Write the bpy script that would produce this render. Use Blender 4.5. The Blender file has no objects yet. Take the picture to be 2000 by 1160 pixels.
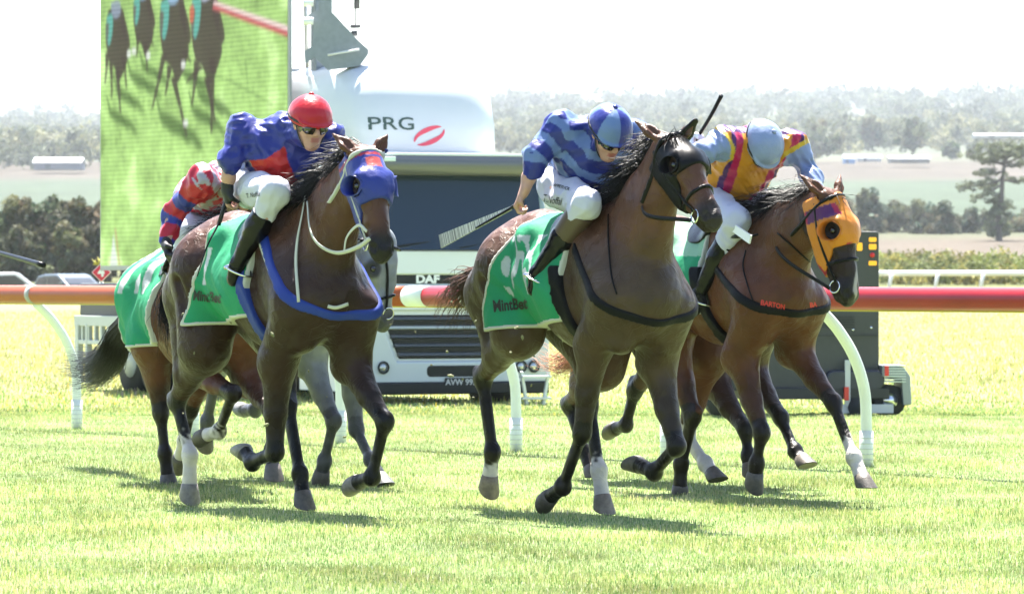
import bpy, bmesh, math, random
import numpy as np
from mathutils import Vector, Matrix, Euler
from mathutils.bvhtree import BVHTree
R = math.radians
S = bpy.context.scene
COL = S.collection

# ------------------------------------------------------------------ camera, sky, sun, exposure
FPX = 9850.0          # focal length in photo pixels (photo is 2000 wide)
CH = 1.23             # camera height
HY = 545.0            # photo row of the horizon
cam = bpy.data.cameras.new('camera')
cam.lens = 36.0 * FPX / 2000.0
cam.sensor_width = 36.0
cam.shift_y = -(580.0 - HY) / 2000.0
cam.clip_start = 0.5
cam.clip_end = 20000
cam.dof.use_dof = True
cam.dof.focus_distance = 26.3
cam.dof.aperture_fstop = 11.0
camo = bpy.data.objects.new('camera', cam)
COL.objects.link(camo)
camo.location = (0, 0, CH)
camo.rotation_euler = (R(90), 0, 0)
S.camera = camo

SUN_EL, SUN_AZ = 65.0, -6.0         # azimuth measured from +Y (away from camera) towards +X
W = bpy.data.worlds.new('World')
S.world = W
W.use_nodes = True
nt = W.node_tree
nt.nodes.clear()
wo = nt.nodes.new('ShaderNodeOutputWorld')
bg = nt.nodes.new('ShaderNodeBackground')
sk = nt.nodes.new('ShaderNodeTexSky')
sk.sky_type = 'NISHITA'
sk.sun_disc = False
sk.sun_elevation = R(SUN_EL)
sk.sun_rotation = R(SUN_AZ)
sk.dust_density = 1.2
sk.air_density = 1.0
nt.links.new(sk.outputs[0], bg.inputs[0])
bg.inputs[1].default_value = 0.075
nt.links.new(bg.outputs[0], wo.inputs[0])
sl = bpy.data.lights.new('sun', 'SUN')
sl.energy = 5.0
sl.angle = R(0.5)
sl.color = (1.0, 0.95, 0.87)
so = bpy.data.objects.new('sun', sl)
COL.objects.link(so)
so.location = (0, 20, 60)
_sd = Vector((math.sin(R(SUN_AZ)) * math.cos(R(SUN_EL)), math.cos(R(SUN_AZ)) * math.cos(R(SUN_EL)), math.sin(R(SUN_EL))))
so.rotation_euler = _sd.to_track_quat('Z', 'Y').to_euler()
S.view_settings.view_transform = 'Standard'
S.view_settings.look = 'None'
S.view_settings.gamma = 1.0
S.view_settings.use_curve_mapping = False
S.view_settings.exposure = 2.45
S.cycles.max_bounces = 6
S.cycles.diffuse_bounces = 3
S.cycles.glossy_bounces = 3
S.cycles.transmission_bounces = 4
S.cycles.volume_bounces = 1
S.cycles.transparent_max_bounces = 8
S.cycles.use_denoising = True

# ------------------------------------------------------------------ helpers
def at(px, py, d):
    """world point seen at photo pixel (px, py) at distance d along the view"""
    return Vector(((px - 1000.0) / FPX * d, d, CH + (HY - py) / FPX * d))

def gnd_d(py):
    return FPX * CH / (py - HY)

def V(*a):
    return np.array(a, dtype=np.float64)

def nrm(a):
    a = np.asarray(a, dtype=np.float64)
    return a / (np.linalg.norm(a) + 1e-12)

# ---- materials
def mat(name, color=(.5, .5, .5), rough=.6, metal=0., spec=.5, attr=None, var=0., vscale=20., bump=0., bscale=60.,
        sheen=0., coat=0., emit=None, emitk=0., trans=0., bdetail=3.):
    m = bpy.data.materials.new(name)
    m.use_nodes = True
    n = m.node_tree.nodes
    l = m.node_tree.links
    b = n['Principled BSDF']
    b.inputs['Base Color'].default_value = (*color, 1)
    b.inputs['Roughness'].default_value = rough
    b.inputs['Metallic'].default_value = metal
    b.inputs['Specular IOR Level'].default_value = spec
    if sheen:
        b.inputs['Sheen Weight'].default_value = sheen
        b.inputs['Sheen Roughness'].default_value = .4
    if coat:
        b.inputs['Coat Weight'].default_value = coat
        b.inputs['Coat Roughness'].default_value = .15
    if emit is not None:
        b.inputs['Emission Color'].default_value = (*emit, 1)
        b.inputs['Emission Strength'].default_value = emitk
    src = None
    if attr:
        a = n.new('ShaderNodeAttribute')
        a.attribute_name = attr
        src = a.outputs['Color']
    tc = n.new('ShaderNodeTexCoord')
    if var:
        nz = n.new('ShaderNodeTexNoise')
        nz.inputs['Scale'].default_value = vscale
        nz.inputs['Detail'].default_value = 4
        l.new(tc.outputs['Object'], nz.inputs['Vector'])
        mr = n.new('ShaderNodeMapRange')
        mr.inputs[1].default_value = .25
        mr.inputs[2].default_value = .75
        mr.inputs[3].default_value = 1 - var
        mr.inputs[4].default_value = 1 + var
        l.new(nz.outputs[0], mr.inputs[0])
        mx = n.new('ShaderNodeMix')
        mx.data_type = 'RGBA'
        mx.blend_type = 'MULTIPLY'
        mx.inputs[0].default_value = 1
        if src is not None:
            l.new(src, mx.inputs[6])
        else:
            mx.inputs[6].default_value = (*color, 1)
        cb = n.new('ShaderNodeCombineColor')
        for i in range(3):
            l.new(mr.outputs[0], cb.inputs[i])
        l.new(cb.outputs[0], mx.inputs[7])
        src = mx.outputs[2]
    if src is not None:
        l.new(src, b.inputs['Base Color'])
    if bump:
        nb = n.new('ShaderNodeTexNoise')
        nb.inputs['Scale'].default_value = bscale
        nb.inputs['Detail'].default_value = bdetail
        l.new(tc.outputs['Object'], nb.inputs['Vector'])
        bp = n.new('ShaderNodeBump')
        bp.inputs['Strength'].default_value = 1.0
        bp.inputs['Distance'].default_value = bump
        l.new(nb.outputs[0], bp.inputs['Height'])
        l.new(bp.outputs[0], b.inputs['Normal'])
    if trans:
        out = n['Material Output']
        tb = n.new('ShaderNodeBsdfTranslucent')
        if src is not None:
            l.new(src, tb.inputs[0])
        else:
            tb.inputs[0].default_value = (*color, 1)
        ms = n.new('ShaderNodeMixShader')
        ms.inputs[0].default_value = trans
        l.new(b.outputs[0], ms.inputs[1])
        l.new(tb.outputs[0], ms.inputs[2])
        l.new(ms.outputs[0], out.inputs[0])
    return m

# ---- objects
def tag(o, label=None, cat=None, group=None, kind=None):
    if label:
        o['label'] = label
    if cat:
        o['category'] = cat
    if group:
        o['group'] = group
    if kind:
        o['kind'] = kind
    return o

def empty(name, loc=(0, 0, 0), rz=0., rot=None):
    o = bpy.data.objects.new(name, None)
    o.empty_display_size = .2
    COL.objects.link(o)
    o.location = loc
    o.rotation_euler = rot if rot is not None else (0, 0, rz)
    return o

def link_mesh(name, verts, faces, m, parent=None, smooth=True, cols=None, mats=None, midx=None):
    me = bpy.data.meshes.new(name)
    verts = np.asarray(verts, dtype=np.float32)
    if isinstance(faces, np.ndarray) and faces.ndim == 2:
        nf, k = faces.shape
        me.vertices.add(len(verts))
        me.vertices.foreach_set('co', verts.ravel())
        me.loops.add(nf * k)
        me.loops.foreach_set('vertex_index', faces.astype(np.int32).ravel())
        me.polygons.add(nf)
        me.polygons.foreach_set('loop_start', np.arange(0, nf * k, k, dtype=np.int32))
        me.polygons.foreach_set('loop_total', np.full(nf, k, dtype=np.int32))
        me.update(calc_edges=True)
    else:
        me.from_pydata([tuple(map(float, v)) for v in verts], [], [tuple(map(int, f)) for f in faces])
    if mats:
        for q in mats:
            me.materials.append(q)
    else:
        me.materials.append(m)
    if midx is not None:
        me.polygons.foreach_set('material_index', np.asarray(midx, dtype=np.int32))
    me.polygons.foreach_set('use_smooth', np.full(len(me.polygons), bool(smooth)))
    if cols is not None:
        a = me.color_attributes.new('col', 'FLOAT_COLOR', 'POINT')
        c = np.ones((len(verts), 4), dtype=np.float32)
        c[:, :3] = cols
        a.data.foreach_set('color', c.ravel())
    me.validate()
    me.update()
    o = bpy.data.objects.new(name, me)
    COL.objects.link(o)
    if parent is not None:
        o.parent = parent
    return o

class MB:
    """collects boxes, tubes, prisms and sheets into one mesh"""
    def __init__(s):
        s.v = []
        s.f = []
    def add(s, vs, fs):
        b = len(s.v)
        s.v += [tuple(map(float, v)) for v in vs]
        s.f += [tuple(i + b for i in f) for f in fs]
        return s
    def box(s, c, size, rot=None):
        x, y, z = [q / 2 for q in size]
        vs = [Vector((a * x, b * y, e * z)) for a in (-1, 1) for b in (-1, 1) for e in (-1, 1)]
        if rot is not None:
            M = Euler(rot).to_matrix()
            vs = [M @ q for q in vs]
        vs = [q + Vector(c) for q in vs]
        return s.add(vs, [(0, 1, 3, 2), (4, 6, 7, 5), (0, 4, 5, 1), (2, 3, 7, 6), (0, 2, 6, 4), (1, 5, 7, 3)])
    def tube(s, pts, rad, n=8, cap=True, flat=1., ref=None):
        pts = [Vector([float(q) for q in p]) for p in pts]
        k = len(pts)
        if hasattr(rad, '__len__'):
            rad = [float(rad[int(i * (len(rad) - 1) / max(k - 1, 1) + .5)]) for i in range(k)]
        if not hasattr(rad, '__len__'):
            rad = [rad] * k
        vs, fs = [], []
        ref = Vector(ref) if ref is not None else None
        pa = None
        for i in range(k):
            t = (pts[min(i + 1, k - 1)] - pts[max(i - 1, 0)])
            t = t.normalized() if t.length > 1e-9 else Vector((0, 0, 1))
            if ref is not None:
                a = ref - t * ref.dot(t)
            elif pa is not None:
                a = pa - t * pa.dot(t)
            else:
                q = Vector((0, 0, 1)) if abs(t.z) < .9 else Vector((1, 0, 0))
                a = q - t * q.dot(t)
            a.normalize()
            pa = a
            b = t.cross(a)
            for j in range(n):
                w = 2 * math.pi * j / n
                vs.append(pts[i] + rad[i] * (a * math.cos(w) + b * math.sin(w) * flat))
        for i in range(k - 1):
            for j in range(n):
                j2 = (j + 1) % n
                fs.append((i * n + j, i * n + j2, (i + 1) * n + j2, (i + 1) * n + j))
        if cap:
            fs.append(tuple(range(n))[::-1])
            fs.append(tuple((k - 1) * n + j for j in range(n)))
        return s.add(vs, fs)
    def prism(s, poly, y0, y1):
        """poly in (x, z), extruded along y"""
        n = len(poly)
        vs = [(x, y0, z) for x, z in poly] + [(x, y1, z) for x, z in poly]
        fs = [tuple(range(n)), tuple(range(2 * n - 1, n - 1, -1))]
        for i in range(n):
            j = (i + 1) % n
            fs.append((i, i + n, j + n, j))
        return s.add(vs, fs)
    def prism_x(s, poly, x0, x1):
        """poly in (y, z), extruded along x"""
        n = len(poly)
        vs = [(x0, y, z) for y, z in poly] + [(x1, y, z) for y, z in poly]
        fs = [tuple(range(n))[::-1], tuple(range(n, 2 * n))]
        for i in range(n):
            j = (i + 1) % n
            fs.append((i, j, j + n, i + n))
        return s.add(vs, fs)
    def ring(s, c, r, t, axis=(0, 1, 0), n=20, m=6):
        ax = Vector(axis).normalized()
        q = Vector((0, 0, 1)) if abs(ax.z) < .9 else Vector((1, 0, 0))
        a = (q - ax * q.dot(ax)).normalized()
        b = ax.cross(a)
        vs, fs = [], []
        for i in range(n):
            w = 2 * math.pi * i / n
            o = a * math.cos(w) + b * math.sin(w)
            for j in range(m):
                u = 2 * math.pi * j / m
                vs.append(Vector(c) + o * (r + t * math.cos(u)) + ax * t * math.sin(u))
        for i in range(n):
            for j in range(m):
                i2, j2 = (i + 1) % n, (j + 1) % m
                fs.append((i * m + j, i2 * m + j, i2 * m + j2, i * m + j2))
        return s.add(vs, fs)
    def disc(s, c, r, axis=(0, -1, 0), n=20, depth=.01):
        ax = Vector(axis).normalized()
        c = Vector(c)
        return s.tube([c - ax * depth / 2, c + ax * depth / 2], r, n)
    def build(s, name, m, parent=None, smooth=False, bevel=0., seg=2, cols=None, sharp=None):
        o = link_mesh(name, s.v, s.f, m, parent, smooth, cols)
        if bevel:
            md = o.modifiers.new('bevel', 'BEVEL')
            md.width = bevel
            md.segments = seg
            md.limit_method = 'ANGLE'
            md.angle_limit = R(40)
            for p in o.data.polygons:
                p.use_smooth = True
            md.harden_normals = True
        return o

def smooth_poly(pts, n=8):
    """Catmull-Rom through points"""
    P = [np.asarray(p, dtype=float) for p in pts]
    P = [2 * P[0] - P[1]] + P + [2 * P[-1] - P[-2]]
    out = []
    for i in range(1, len(P) - 2):
        a, b, c, d = P[i - 1], P[i], P[i + 1], P[i + 2]
        for j in range(n):
            t = j / n
            out.append(.5 * (2 * b + (c - a) * t + (2 * a - 5 * b + 4 * c - d) * t * t + (-a + 3 * b - 3 * c + d) * t ** 3))
    out.append(P[-2])
    return out

# ------------------------------------------------------------------ signed distance fields -> meshes
class Field:
    def __init__(s, lo, hi, h):
        s.lo = np.asarray(lo, dtype=np.float32)
        s.h = np.float32(h)
        s.n = np.ceil((np.asarray(hi) - np.asarray(lo)) / h).astype(int) + 1
        s.d = np.full(tuple(s.n), 10., dtype=np.float32)
    def clone(s, fill=None):
        q = Field.__new__(Field)
        q.lo, q.h, q.n = s.lo, s.h, s.n
        q.d = s.d.copy() if fill is None else np.full(tuple(s.n), fill, dtype=np.float32)
        return q
    def axes(s):
        return [(s.lo[i] + s.h * np.arange(s.n[i], dtype=np.float32)).reshape([-1 if j == i else 1 for j in range(3)]) for i in range(3)]
    def _sub(s, mn, mx):
        i0 = np.clip(np.floor((np.asarray(mn) - s.lo) / s.h).astype(int), 0, s.n)
        i1 = np.clip(np.ceil((np.asarray(mx) - s.lo) / s.h).astype(int) + 1, 0, s.n)
        if np.any(i1 <= i0):
            return None, None
        sl = tuple(slice(a, b) for a, b in zip(i0, i1))
        ax = []
        for i in range(3):
            q = s.lo[i] + s.h * np.arange(i0[i], i1[i], dtype=np.float32)
            ax.append(q.reshape([-1 if j == i else 1 for j in range(3)]))
        return sl, ax
    def _merge(s, sl, d, k, sub):
        a = s.d[sl]
        if sub:
            d = -d
            if k > 0:
                hh = np.maximum(k - np.abs(a - d), 0) / k
                s.d[sl] = np.maximum(a, d) + hh * hh * (k * .25)
            else:
                s.d[sl] = np.maximum(a, d)
        else:
            if k > 0:
                hh = np.maximum(k - np.abs(a - d), 0) / k
                s.d[sl] = np.minimum(a, d) - hh * hh * (k * .25)
            else:
                s.d[sl] = np.minimum(a, d)
    def cone(s, a, b, ra, rb, k=.03, n=None, sc=1., sub=False):
        a = np.asarray(a, dtype=np.float32)
        b = np.asarray(b, dtype=np.float32)
        m = max(ra, rb) * max(1., sc) + k + 3 * s.h
        sl, ax = s._sub(np.minimum(a, b) - m, np.maximum(a, b) + m)
        if sl is None:
            return s
        v = b - a
        vv = float(v @ v) + 1e-9
        qx, qy, qz = ax[0] - a[0], ax[1] - a[1], ax[2] - a[2]
        t = np.clip((qx * v[0] + qy * v[1] + qz * v[2]) / vv, 0, 1)
        dx, dy, dz = qx - t * v[0], qy - t * v[1], qz - t * v[2]
        l2 = dx * dx + dy * dy + dz * dz
        f = 1.
        if n is not None and sc != 1.:
            n = nrm(n).astype(np.float32)
            qn = dx * n[0] + dy * n[1] + dz * n[2]
            l2 = l2 + qn * qn * np.float32(1 / sc ** 2 - 1)
            f = min(1., sc) ** .6
        d = (np.sqrt(np.maximum(l2, 0)) - (ra + (rb - ra) * t)) * np.float32(f)
        s._merge(sl, d.astype(np.float32), k, sub)
        return s
    def ell(s, c, r, fr=None, k=.02, sub=False):
        """ellipsoid with radii r along the frame vectors fr"""
        c = np.asarray(c, dtype=np.float32)
        m = max(r) + k + 3 * s.h
        sl, ax = s._sub(c - m, c + m)
        if sl is None:
            return s
        q = [ax[i] - c[i] for i in range(3)]
        fr = np.eye(3) if fr is None else np.asarray(fr)
        l2 = 0.
        g2 = 0.
        for i in range(3):
            e = nrm(fr[i]).astype(np.float32)
            p = q[0] * e[0] + q[1] * e[1] + q[2] * e[2]
            l2 = l2 + (p / np.float32(r[i])) ** 2
            g2 = g2 + (p / np.float32(r[i] ** 2)) ** 2
        l = np.sqrt(l2)
        d = l * (l - 1) / np.maximum(np.sqrt(g2), 1e-6)
        s._merge(sl, d.astype(np.float32), k, sub)
        return s
    def chain(s, pts, rad, k=.03, n=None, sc=1.):
        for i in range(len(pts) - 1):
            s.cone(pts[i], pts[i + 1], rad[i], rad[i + 1], k, n, sc)
        return s
    def wrinkle(s, amp, seed, freq=14., stretch=(1, 1, 1), nw=7):
        rs = np.random.RandomState(seed)
        ax = s.axes()
        o = np.zeros((1, 1, 1), dtype=np.float32)
        for i in range(nw):
            w = nrm(rs.normal(size=3) * np.asarray(stretch)) * freq * (.6 + rs.rand() * 1.6)
            ph = rs.rand() * 6.28
            w2 = nrm(rs.normal(size=3)) * freq * .45
            o = o + np.sin(ax[0] * w[0] + ax[1] * w[1] + ax[2] * w[2] + ph + 1.3 * np.sin(ax[0] * w2[0] + ax[1] * w2[1] + ax[2] * w2[2])) / nw
        s.d += (amp * 2.2 * (np.abs(o) - .25)).astype(np.float32)
        return s
    def mesh(s):
        d = s.d
        sg = d < 0
        nx, ny, nz = d.shape
        c = np.zeros((nx - 1, ny - 1, nz - 1), dtype=np.int8)
        for i in (0, 1):
            for j in (0, 1):
                for k in (0, 1):
                    c += sg[i:nx - 1 + i, j:ny - 1 + j, k:nz - 1 + k]
        act = (c > 0) & (c < 8)
        idx = np.argwhere(act)
        if not len(idx):
            return np.zeros((0, 3)), np.zeros((0, 4), dtype=int)
        cor = np.array([(i, j, k) for i in (0, 1) for j in (0, 1) for k in (0, 1)])
        val = np.stack([d[idx[:, 0] + q[0], idx[:, 1] + q[1], idx[:, 2] + q[2]] for q in cor], 1)
        edges = [(a, b) for a in range(8) for b in range(a + 1, 8) if np.abs(cor[a] - cor[b]).sum() == 1]
        acc = np.zeros((len(idx), 3))
        cnt = np.zeros(len(idx))
        for a, b in edges:
            va, vb = val[:, a], val[:, b]
            x = (va < 0) != (vb < 0)
            t = va / np.where(np.abs(va - vb) < 1e-12, 1, va - vb)
            p = cor[a] + t[:, None] * (cor[b] - cor[a])
            acc[x] += p[x]
            cnt[x] += 1
        vs = (idx + acc / cnt[:, None]) * float(s.h) + s.lo.astype(np.float64)
        num = np.full(act.shape, -1, dtype=np.int64)
        num[act] = np.arange(len(idx))
        fs = []
        for axis in range(3):
            a0 = [slice(1, -1)] * 3
            b0 = [slice(1, -1)] * 3
            a0[axis] = slice(0, -1)
            b0[axis] = slice(1, None)
            x = sg[tuple(a0)] != sg[tuple(b0)]
            e = np.argwhere(x)
            if not len(e):
                continue
            off = np.ones(3, dtype=int)
            off[axis] = 0
            e = e + off
            inside = sg[e[:, 0], e[:, 1], e[:, 2]]
            u, w = [(1, 2), (2, 0), (0, 1)][axis]
            q = []
            for du, dw in ((-1, -1), (0, -1), (0, 0), (-1, 0)):
                g = e.copy()
                g[:, u] += du
                g[:, w] += dw
                q.append(num[g[:, 0], g[:, 1], g[:, 2]])
            q = np.stack(q, 1)
            q[~inside] = q[~inside][:, ::-1]
            fs.append(q)
        fs = np.concatenate(fs)
        fs = fs[(fs >= 0).all(1)]
        return vs, fs

def relax(vs, fs, it=1, f=.5):
    n = len(vs)
    for _ in range(it):
        acc = np.zeros_like(vs)
        cnt = np.zeros(n)
        for a, b in ((0, 1), (1, 2), (2, 3), (3, 0)):
            np.add.at(acc, fs[:, a], vs[fs[:, b]])
            np.add.at(acc, fs[:, b], vs[fs[:, a]])
            np.add.at(cnt, fs[:, a], 1)
            np.add.at(cnt, fs[:, b], 1)
        vs = vs * (1 - f) + f * acc / np.maximum(cnt, 1)[:, None]
    return vs

class Frame:
    """local frame of a horse and its rider: x forward, y to its left, z up, origin on the ground"""
    def __init__(s, px0, d, theta, z=0.):
        s.O = V((px0 - 1000.) / FPX * d, d, z)
        s.th = R(theta)
        s.F = V(math.sin(s.th), -math.cos(s.th), 0)
        s.L = V(math.cos(s.th), math.sin(s.th), 0)
        s.rz = s.th - math.pi / 2
    def to_local(s, p):
        q = np.asarray(p, dtype=float) - s.O
        return np.stack([q @ s.F, q @ s.L, q[..., 2]], -1)
    def to_world(s, p):
        p = np.asarray(p, dtype=float)
        return s.O + p[..., 0:1] * s.F + p[..., 1:2] * s.L + p[..., 2:3] * V(0, 0, 1)
    def ray(s, px, py):
        o = s.to_local(V(0, 0, CH))
        e = s.to_local(np.array(at(px, py, 20.)))
        return o, nrm(e - o)
    def P(s, px, py, v):
        """local point on the pixel's line of sight with sideways offset v"""
        o, r = s.ray(px, py)
        t = (v - o[1]) / r[1]
        return o + t * r
    def Pu(s, px, py, u):
        o, r = s.ray(px, py)
        t = (u - o[0]) / r[0]
        return o + t * r

def bvh_of(vs, fs):
    return BVHTree.FromPolygons([tuple(v) for v in vs], [tuple(f) for f in fs])

def cast(fr, bvh, px, py, off=.004):
    o, r = fr.ray(px, py)
    h = bvh.ray_cast(Vector(o), Vector(r))
    if h[0] is None:
        return None, None
    n = h[1]
    if n.dot(Vector(r)) > 0:
        n = -n
    return np.array(h[0] + n * off), np.array(n)

def ribbon(pts, nors, width, thick=.004):
    mb = MB()
    k = len(pts)
    vs, fs = [], []
    for i in range(k):
        t = nrm(pts[min(i + 1, k - 1)] - pts[max(i - 1, 0)])
        n = nrm(nors[i])
        b = nrm(np.cross(t, n))
        w = width if not hasattr(width, '__len__') else width[i]
        for a, c in ((-1, 0), (1, 0), (1, 1), (-1, 1)):
            vs.append(pts[i] + b * a * w / 2 + n * c * thick)
    for i in range(k - 1):
        for j in range(4):
            j2 = (j + 1) % 4
            fs.append((i * 4 + j, i * 4 + j2, i * 4 + 4 + j2, i * 4 + 4 + j))
    fs += [(0, 3, 2, 1), ((k - 1) * 4, (k - 1) * 4 + 1, (k - 1) * 4 + 2, (k - 1) * 4 + 3)]
    return mb.add(vs, fs)

def strap_px(fr, bvh, path, width, off=.004, n=6):
    """a strap laid on a surface along a path given in photo pixels"""
    pp = smooth_poly([np.array(p, dtype=float) for p in path], n)
    P, N = [], []
    for q in pp:
        a, b = cast(fr, bvh, q[0], q[1], off)
        if a is not None:
            P.append(a)
            N.append(b)
    if len(P) < 2:
        return None
    P = np.array(P)
    N = np.array(N)
    for _ in range(2):
        P[1:-1] = (P[:-2] + 2 * P[1:-1] + P[2:]) / 4
        N[1:-1] = (N[:-2] + N[1:-1] + N[2:]) / 3
    return ribbon(P, N, width)

def text_verts(body, size=1.0, bold=0., shear=0.):
    cu = bpy.data.curves.new('t', 'FONT')
    cu.body = body
    cu.size = size
    cu.align_x = 'CENTER'
    cu.align_y = 'CENTER'
    cu.offset = bold
    cu.shear = shear
    cu.resolution_u = 3
    o = bpy.data.objects.new('t', cu)
    COL.objects.link(o)
    dg = bpy.context.evaluated_depsgraph_get()
    dg.update()
    me = bpy.data.meshes.new_from_object(o.evaluated_get(dg))
    bm = bmesh.new()
    bm.from_mesh(me)
    vs = [tuple(v.co) for v in bm.verts]
    bm.verts.index_update()
    fs = [tuple(v.index for v in f.verts) for f in bm.faces]
    bm.free()
    bpy.data.objects.remove(o)
    bpy.data.curves.remove(cu)
    bpy.data.meshes.remove(me)
    return vs, fs

def text_px(fr, bvh, body, cx, cy, hpx, ang, m, parent, name='lettering', bold=.02, sx=1., shear=0., arch=0., off=.004, offset=(0, 0, 0)):
    """lettering printed on a surface, placed by photo pixel"""
    vs, fs = text_verts(body, 1.0, bold, shear)
    ca, sa = math.cos(R(ang)), math.sin(R(ang))
    out = []
    for x, y, z in vs:
        x *= hpx * 1.38 * sx
        y = y * hpx * 1.38 - arch * x * x
        px = cx + x * ca + y * sa
        py = cy + x * sa - y * ca
        a, n = cast(fr, bvh, px, py, off)
        if a is None:
            return None
        out.append(a - np.asarray(offset))
    return link_mesh(name, out, fs, m, parent, False)
# ------------------------------------------------------------------ shared materials
M_EYE = mat('horse_eye', (.01, .006, .004), .08, spec=.8)
M_LEATHER = mat('black_leather', (.004, .004, .005), .3, spec=.16, bump=.001, bscale=300)
M_BOOT = mat('boot_leather', (.003, .003, .005), .2, spec=.24, bump=.004, bscale=30)
M_BROWNLEATHER = mat('brown_leather', (.07, .045, .03), .45)
M_STEEL = mat('polished_steel', (.6, .6, .6), .2, 1.)
M_WHITE = mat('white_paint', (.75, .75, .73), .4)
M_GREENCLOTH = mat('green_cloth', (.02, .30, .13), .75, spec=.2, attr='col', bump=.004, bscale=30, var=.08, vscale=8)
M_BLACKINK = mat('black_print', (.012, .014, .012), .7)
M_WHITEINK = mat('white_print', (.75, .75, .75), .7)
M_REDINK = mat('red_print', (.55, .03, .02), .7)
M_BLUESTRAP = mat('blue_webbing', (.014, .035, .21), .5, spec=.2, bump=.001, bscale=500)
M_BLACKSTRAP = mat('black_webbing', (.005, .005, .006), .5, spec=.1, bump=.001, bscale=500)
M_WHITESTRAP = mat('white_webbing', (.42, .42, .37), .55, spec=.2)

def coat_mat(name, rough=.36):
    return mat(name, (.1, .05, .03), rough, attr='col', var=.28, vscale=7, bump=.0012, bscale=170, sheen=.0, spec=.2)

def skin_folds(m):
    """muscle and vein relief under a short glossy coat"""
    n, l = m.node_tree.nodes, m.node_tree.links
    b = n['Principled BSDF']
    old = b.inputs['Normal'].links[0].from_socket
    tc = n.new('ShaderNodeTexCoord')
    nz = n.new('ShaderNodeTexNoise')
    nz.inputs['Scale'].default_value = 9
    nz.inputs['Detail'].default_value = 3
    nz.inputs['Distortion'].default_value = .8
    l.new(tc.outputs['Object'], nz.inputs['Vector'])
    ab = n.new('ShaderNodeMath')
    ab.operation = 'SUBTRACT'
    ab.inputs[1].default_value = .5
    l.new(nz.outputs[0], ab.inputs[0])
    a2 = n.new('ShaderNodeMath')
    a2.operation = 'ABSOLUTE'
    l.new(ab.outputs[0], a2.inputs[0])
    mr = n.new('ShaderNodeMapRange')         # thin raised lines where the noise crosses its middle: veins
    mr.inputs[1].default_value = 0
    mr.inputs[2].default_value = .035
    mr.inputs[3].default_value = 1
    mr.inputs[4].default_value = 0
    l.new(a2.outputs[0], mr.inputs[0])
    b1 = n.new('ShaderNodeBump')
    b1.inputs['Strength'].default_value = .4
    b1.inputs['Distance'].default_value = .006
    l.new(mr.outputs[0], b1.inputs['Height'])
    l.new(old, b1.inputs['Normal'])
    n2 = n.new('ShaderNodeTexNoise')
    n2.inputs['Scale'].default_value = 6.5
    n2.inputs['Detail'].default_value = 2
    l.new(tc.outputs['Object'], n2.inputs['Vector'])
    b2 = n.new('ShaderNodeBump')
    b2.inputs['Strength'].default_value = .8
    b2.inputs['Distance'].default_value = .05
    l.new(n2.outputs[0], b2.inputs['Height'])
    l.new(b1.outputs[0], b2.inputs['Normal'])
    l.new(b2.outputs[0], b.inputs['Normal'])
    n3 = n.new('ShaderNodeTexNoise')
    n3.inputs['Scale'].default_value = 14
    n3.inputs['Detail'].default_value = 5
    l.new(tc.outputs['Object'], n3.inputs['Vector'])
    m3 = n.new('ShaderNodeMapRange')
    m3.inputs[1].default_value = .3
    m3.inputs[2].default_value = .7
    m3.inputs[3].default_value = .33
    m3.inputs[4].default_value = .50
    l.new(n3.outputs[0], m3.inputs[0])
    l.new(m3.outputs[0], b.inputs['Roughness'])

def hair_mat(name, c, rough=.5):
    return mat(name, c, rough, spec=.18, var=.3, vscale=30)

def smooth01(x):
    x = np.clip(x, 0, 1)
    return x * x * (3 - 2 * x)

def hair_lock(mb, p0, pts, r0, r1, n=3):
    k = len(pts)
    mb.tube([p0] + list(pts), list(np.linspace(r0, r1, k + 1)), n, cap=False)

def hoof_mesh(mb, C, h, F):
    f = nrm(F - h * (F @ h))
    s = np.cross(h, f)
    g = nrm(f * .82 + h * .57)
    N = 20
    rings = []
    top = C - h * .05
    for (c, rf, rs_, e1) in ((top, .047, .044, f), (C - h * .02, .054, .050, nrm(f + .3 * h)), (C + h * .028 + f * .006, .066, .060, g), (C + h * .035 + f * .008, .064, .058, g), (C + h * .028 + f * .004, .045, .040, g)):
        rg = []
        for i in range(N):
            w = 2 * math.pi * i / N
            cw = math.cos(w)
            if cw < 0:
                cw *= .86
            rg.append(c + e1 * rf * cw + s * rs_ * math.sin(w))
        rings.append(rg)
    vs = [p for r_ in rings for p in r_]
    fs = []
    for i in range(len(rings) - 1):
        for j in range(N):
            j2 = (j + 1) % N
            fs.append((i * N + j, i * N + j2, (i + 1) * N + j2, (i + 1) * N + j))
    fs.append(tuple(range(N))[::-1])
    fs.append(tuple((len(rings) - 1) * N + j for j in range(N)))
    mb.add(vs, fs)

class Horse:
    pass

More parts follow.
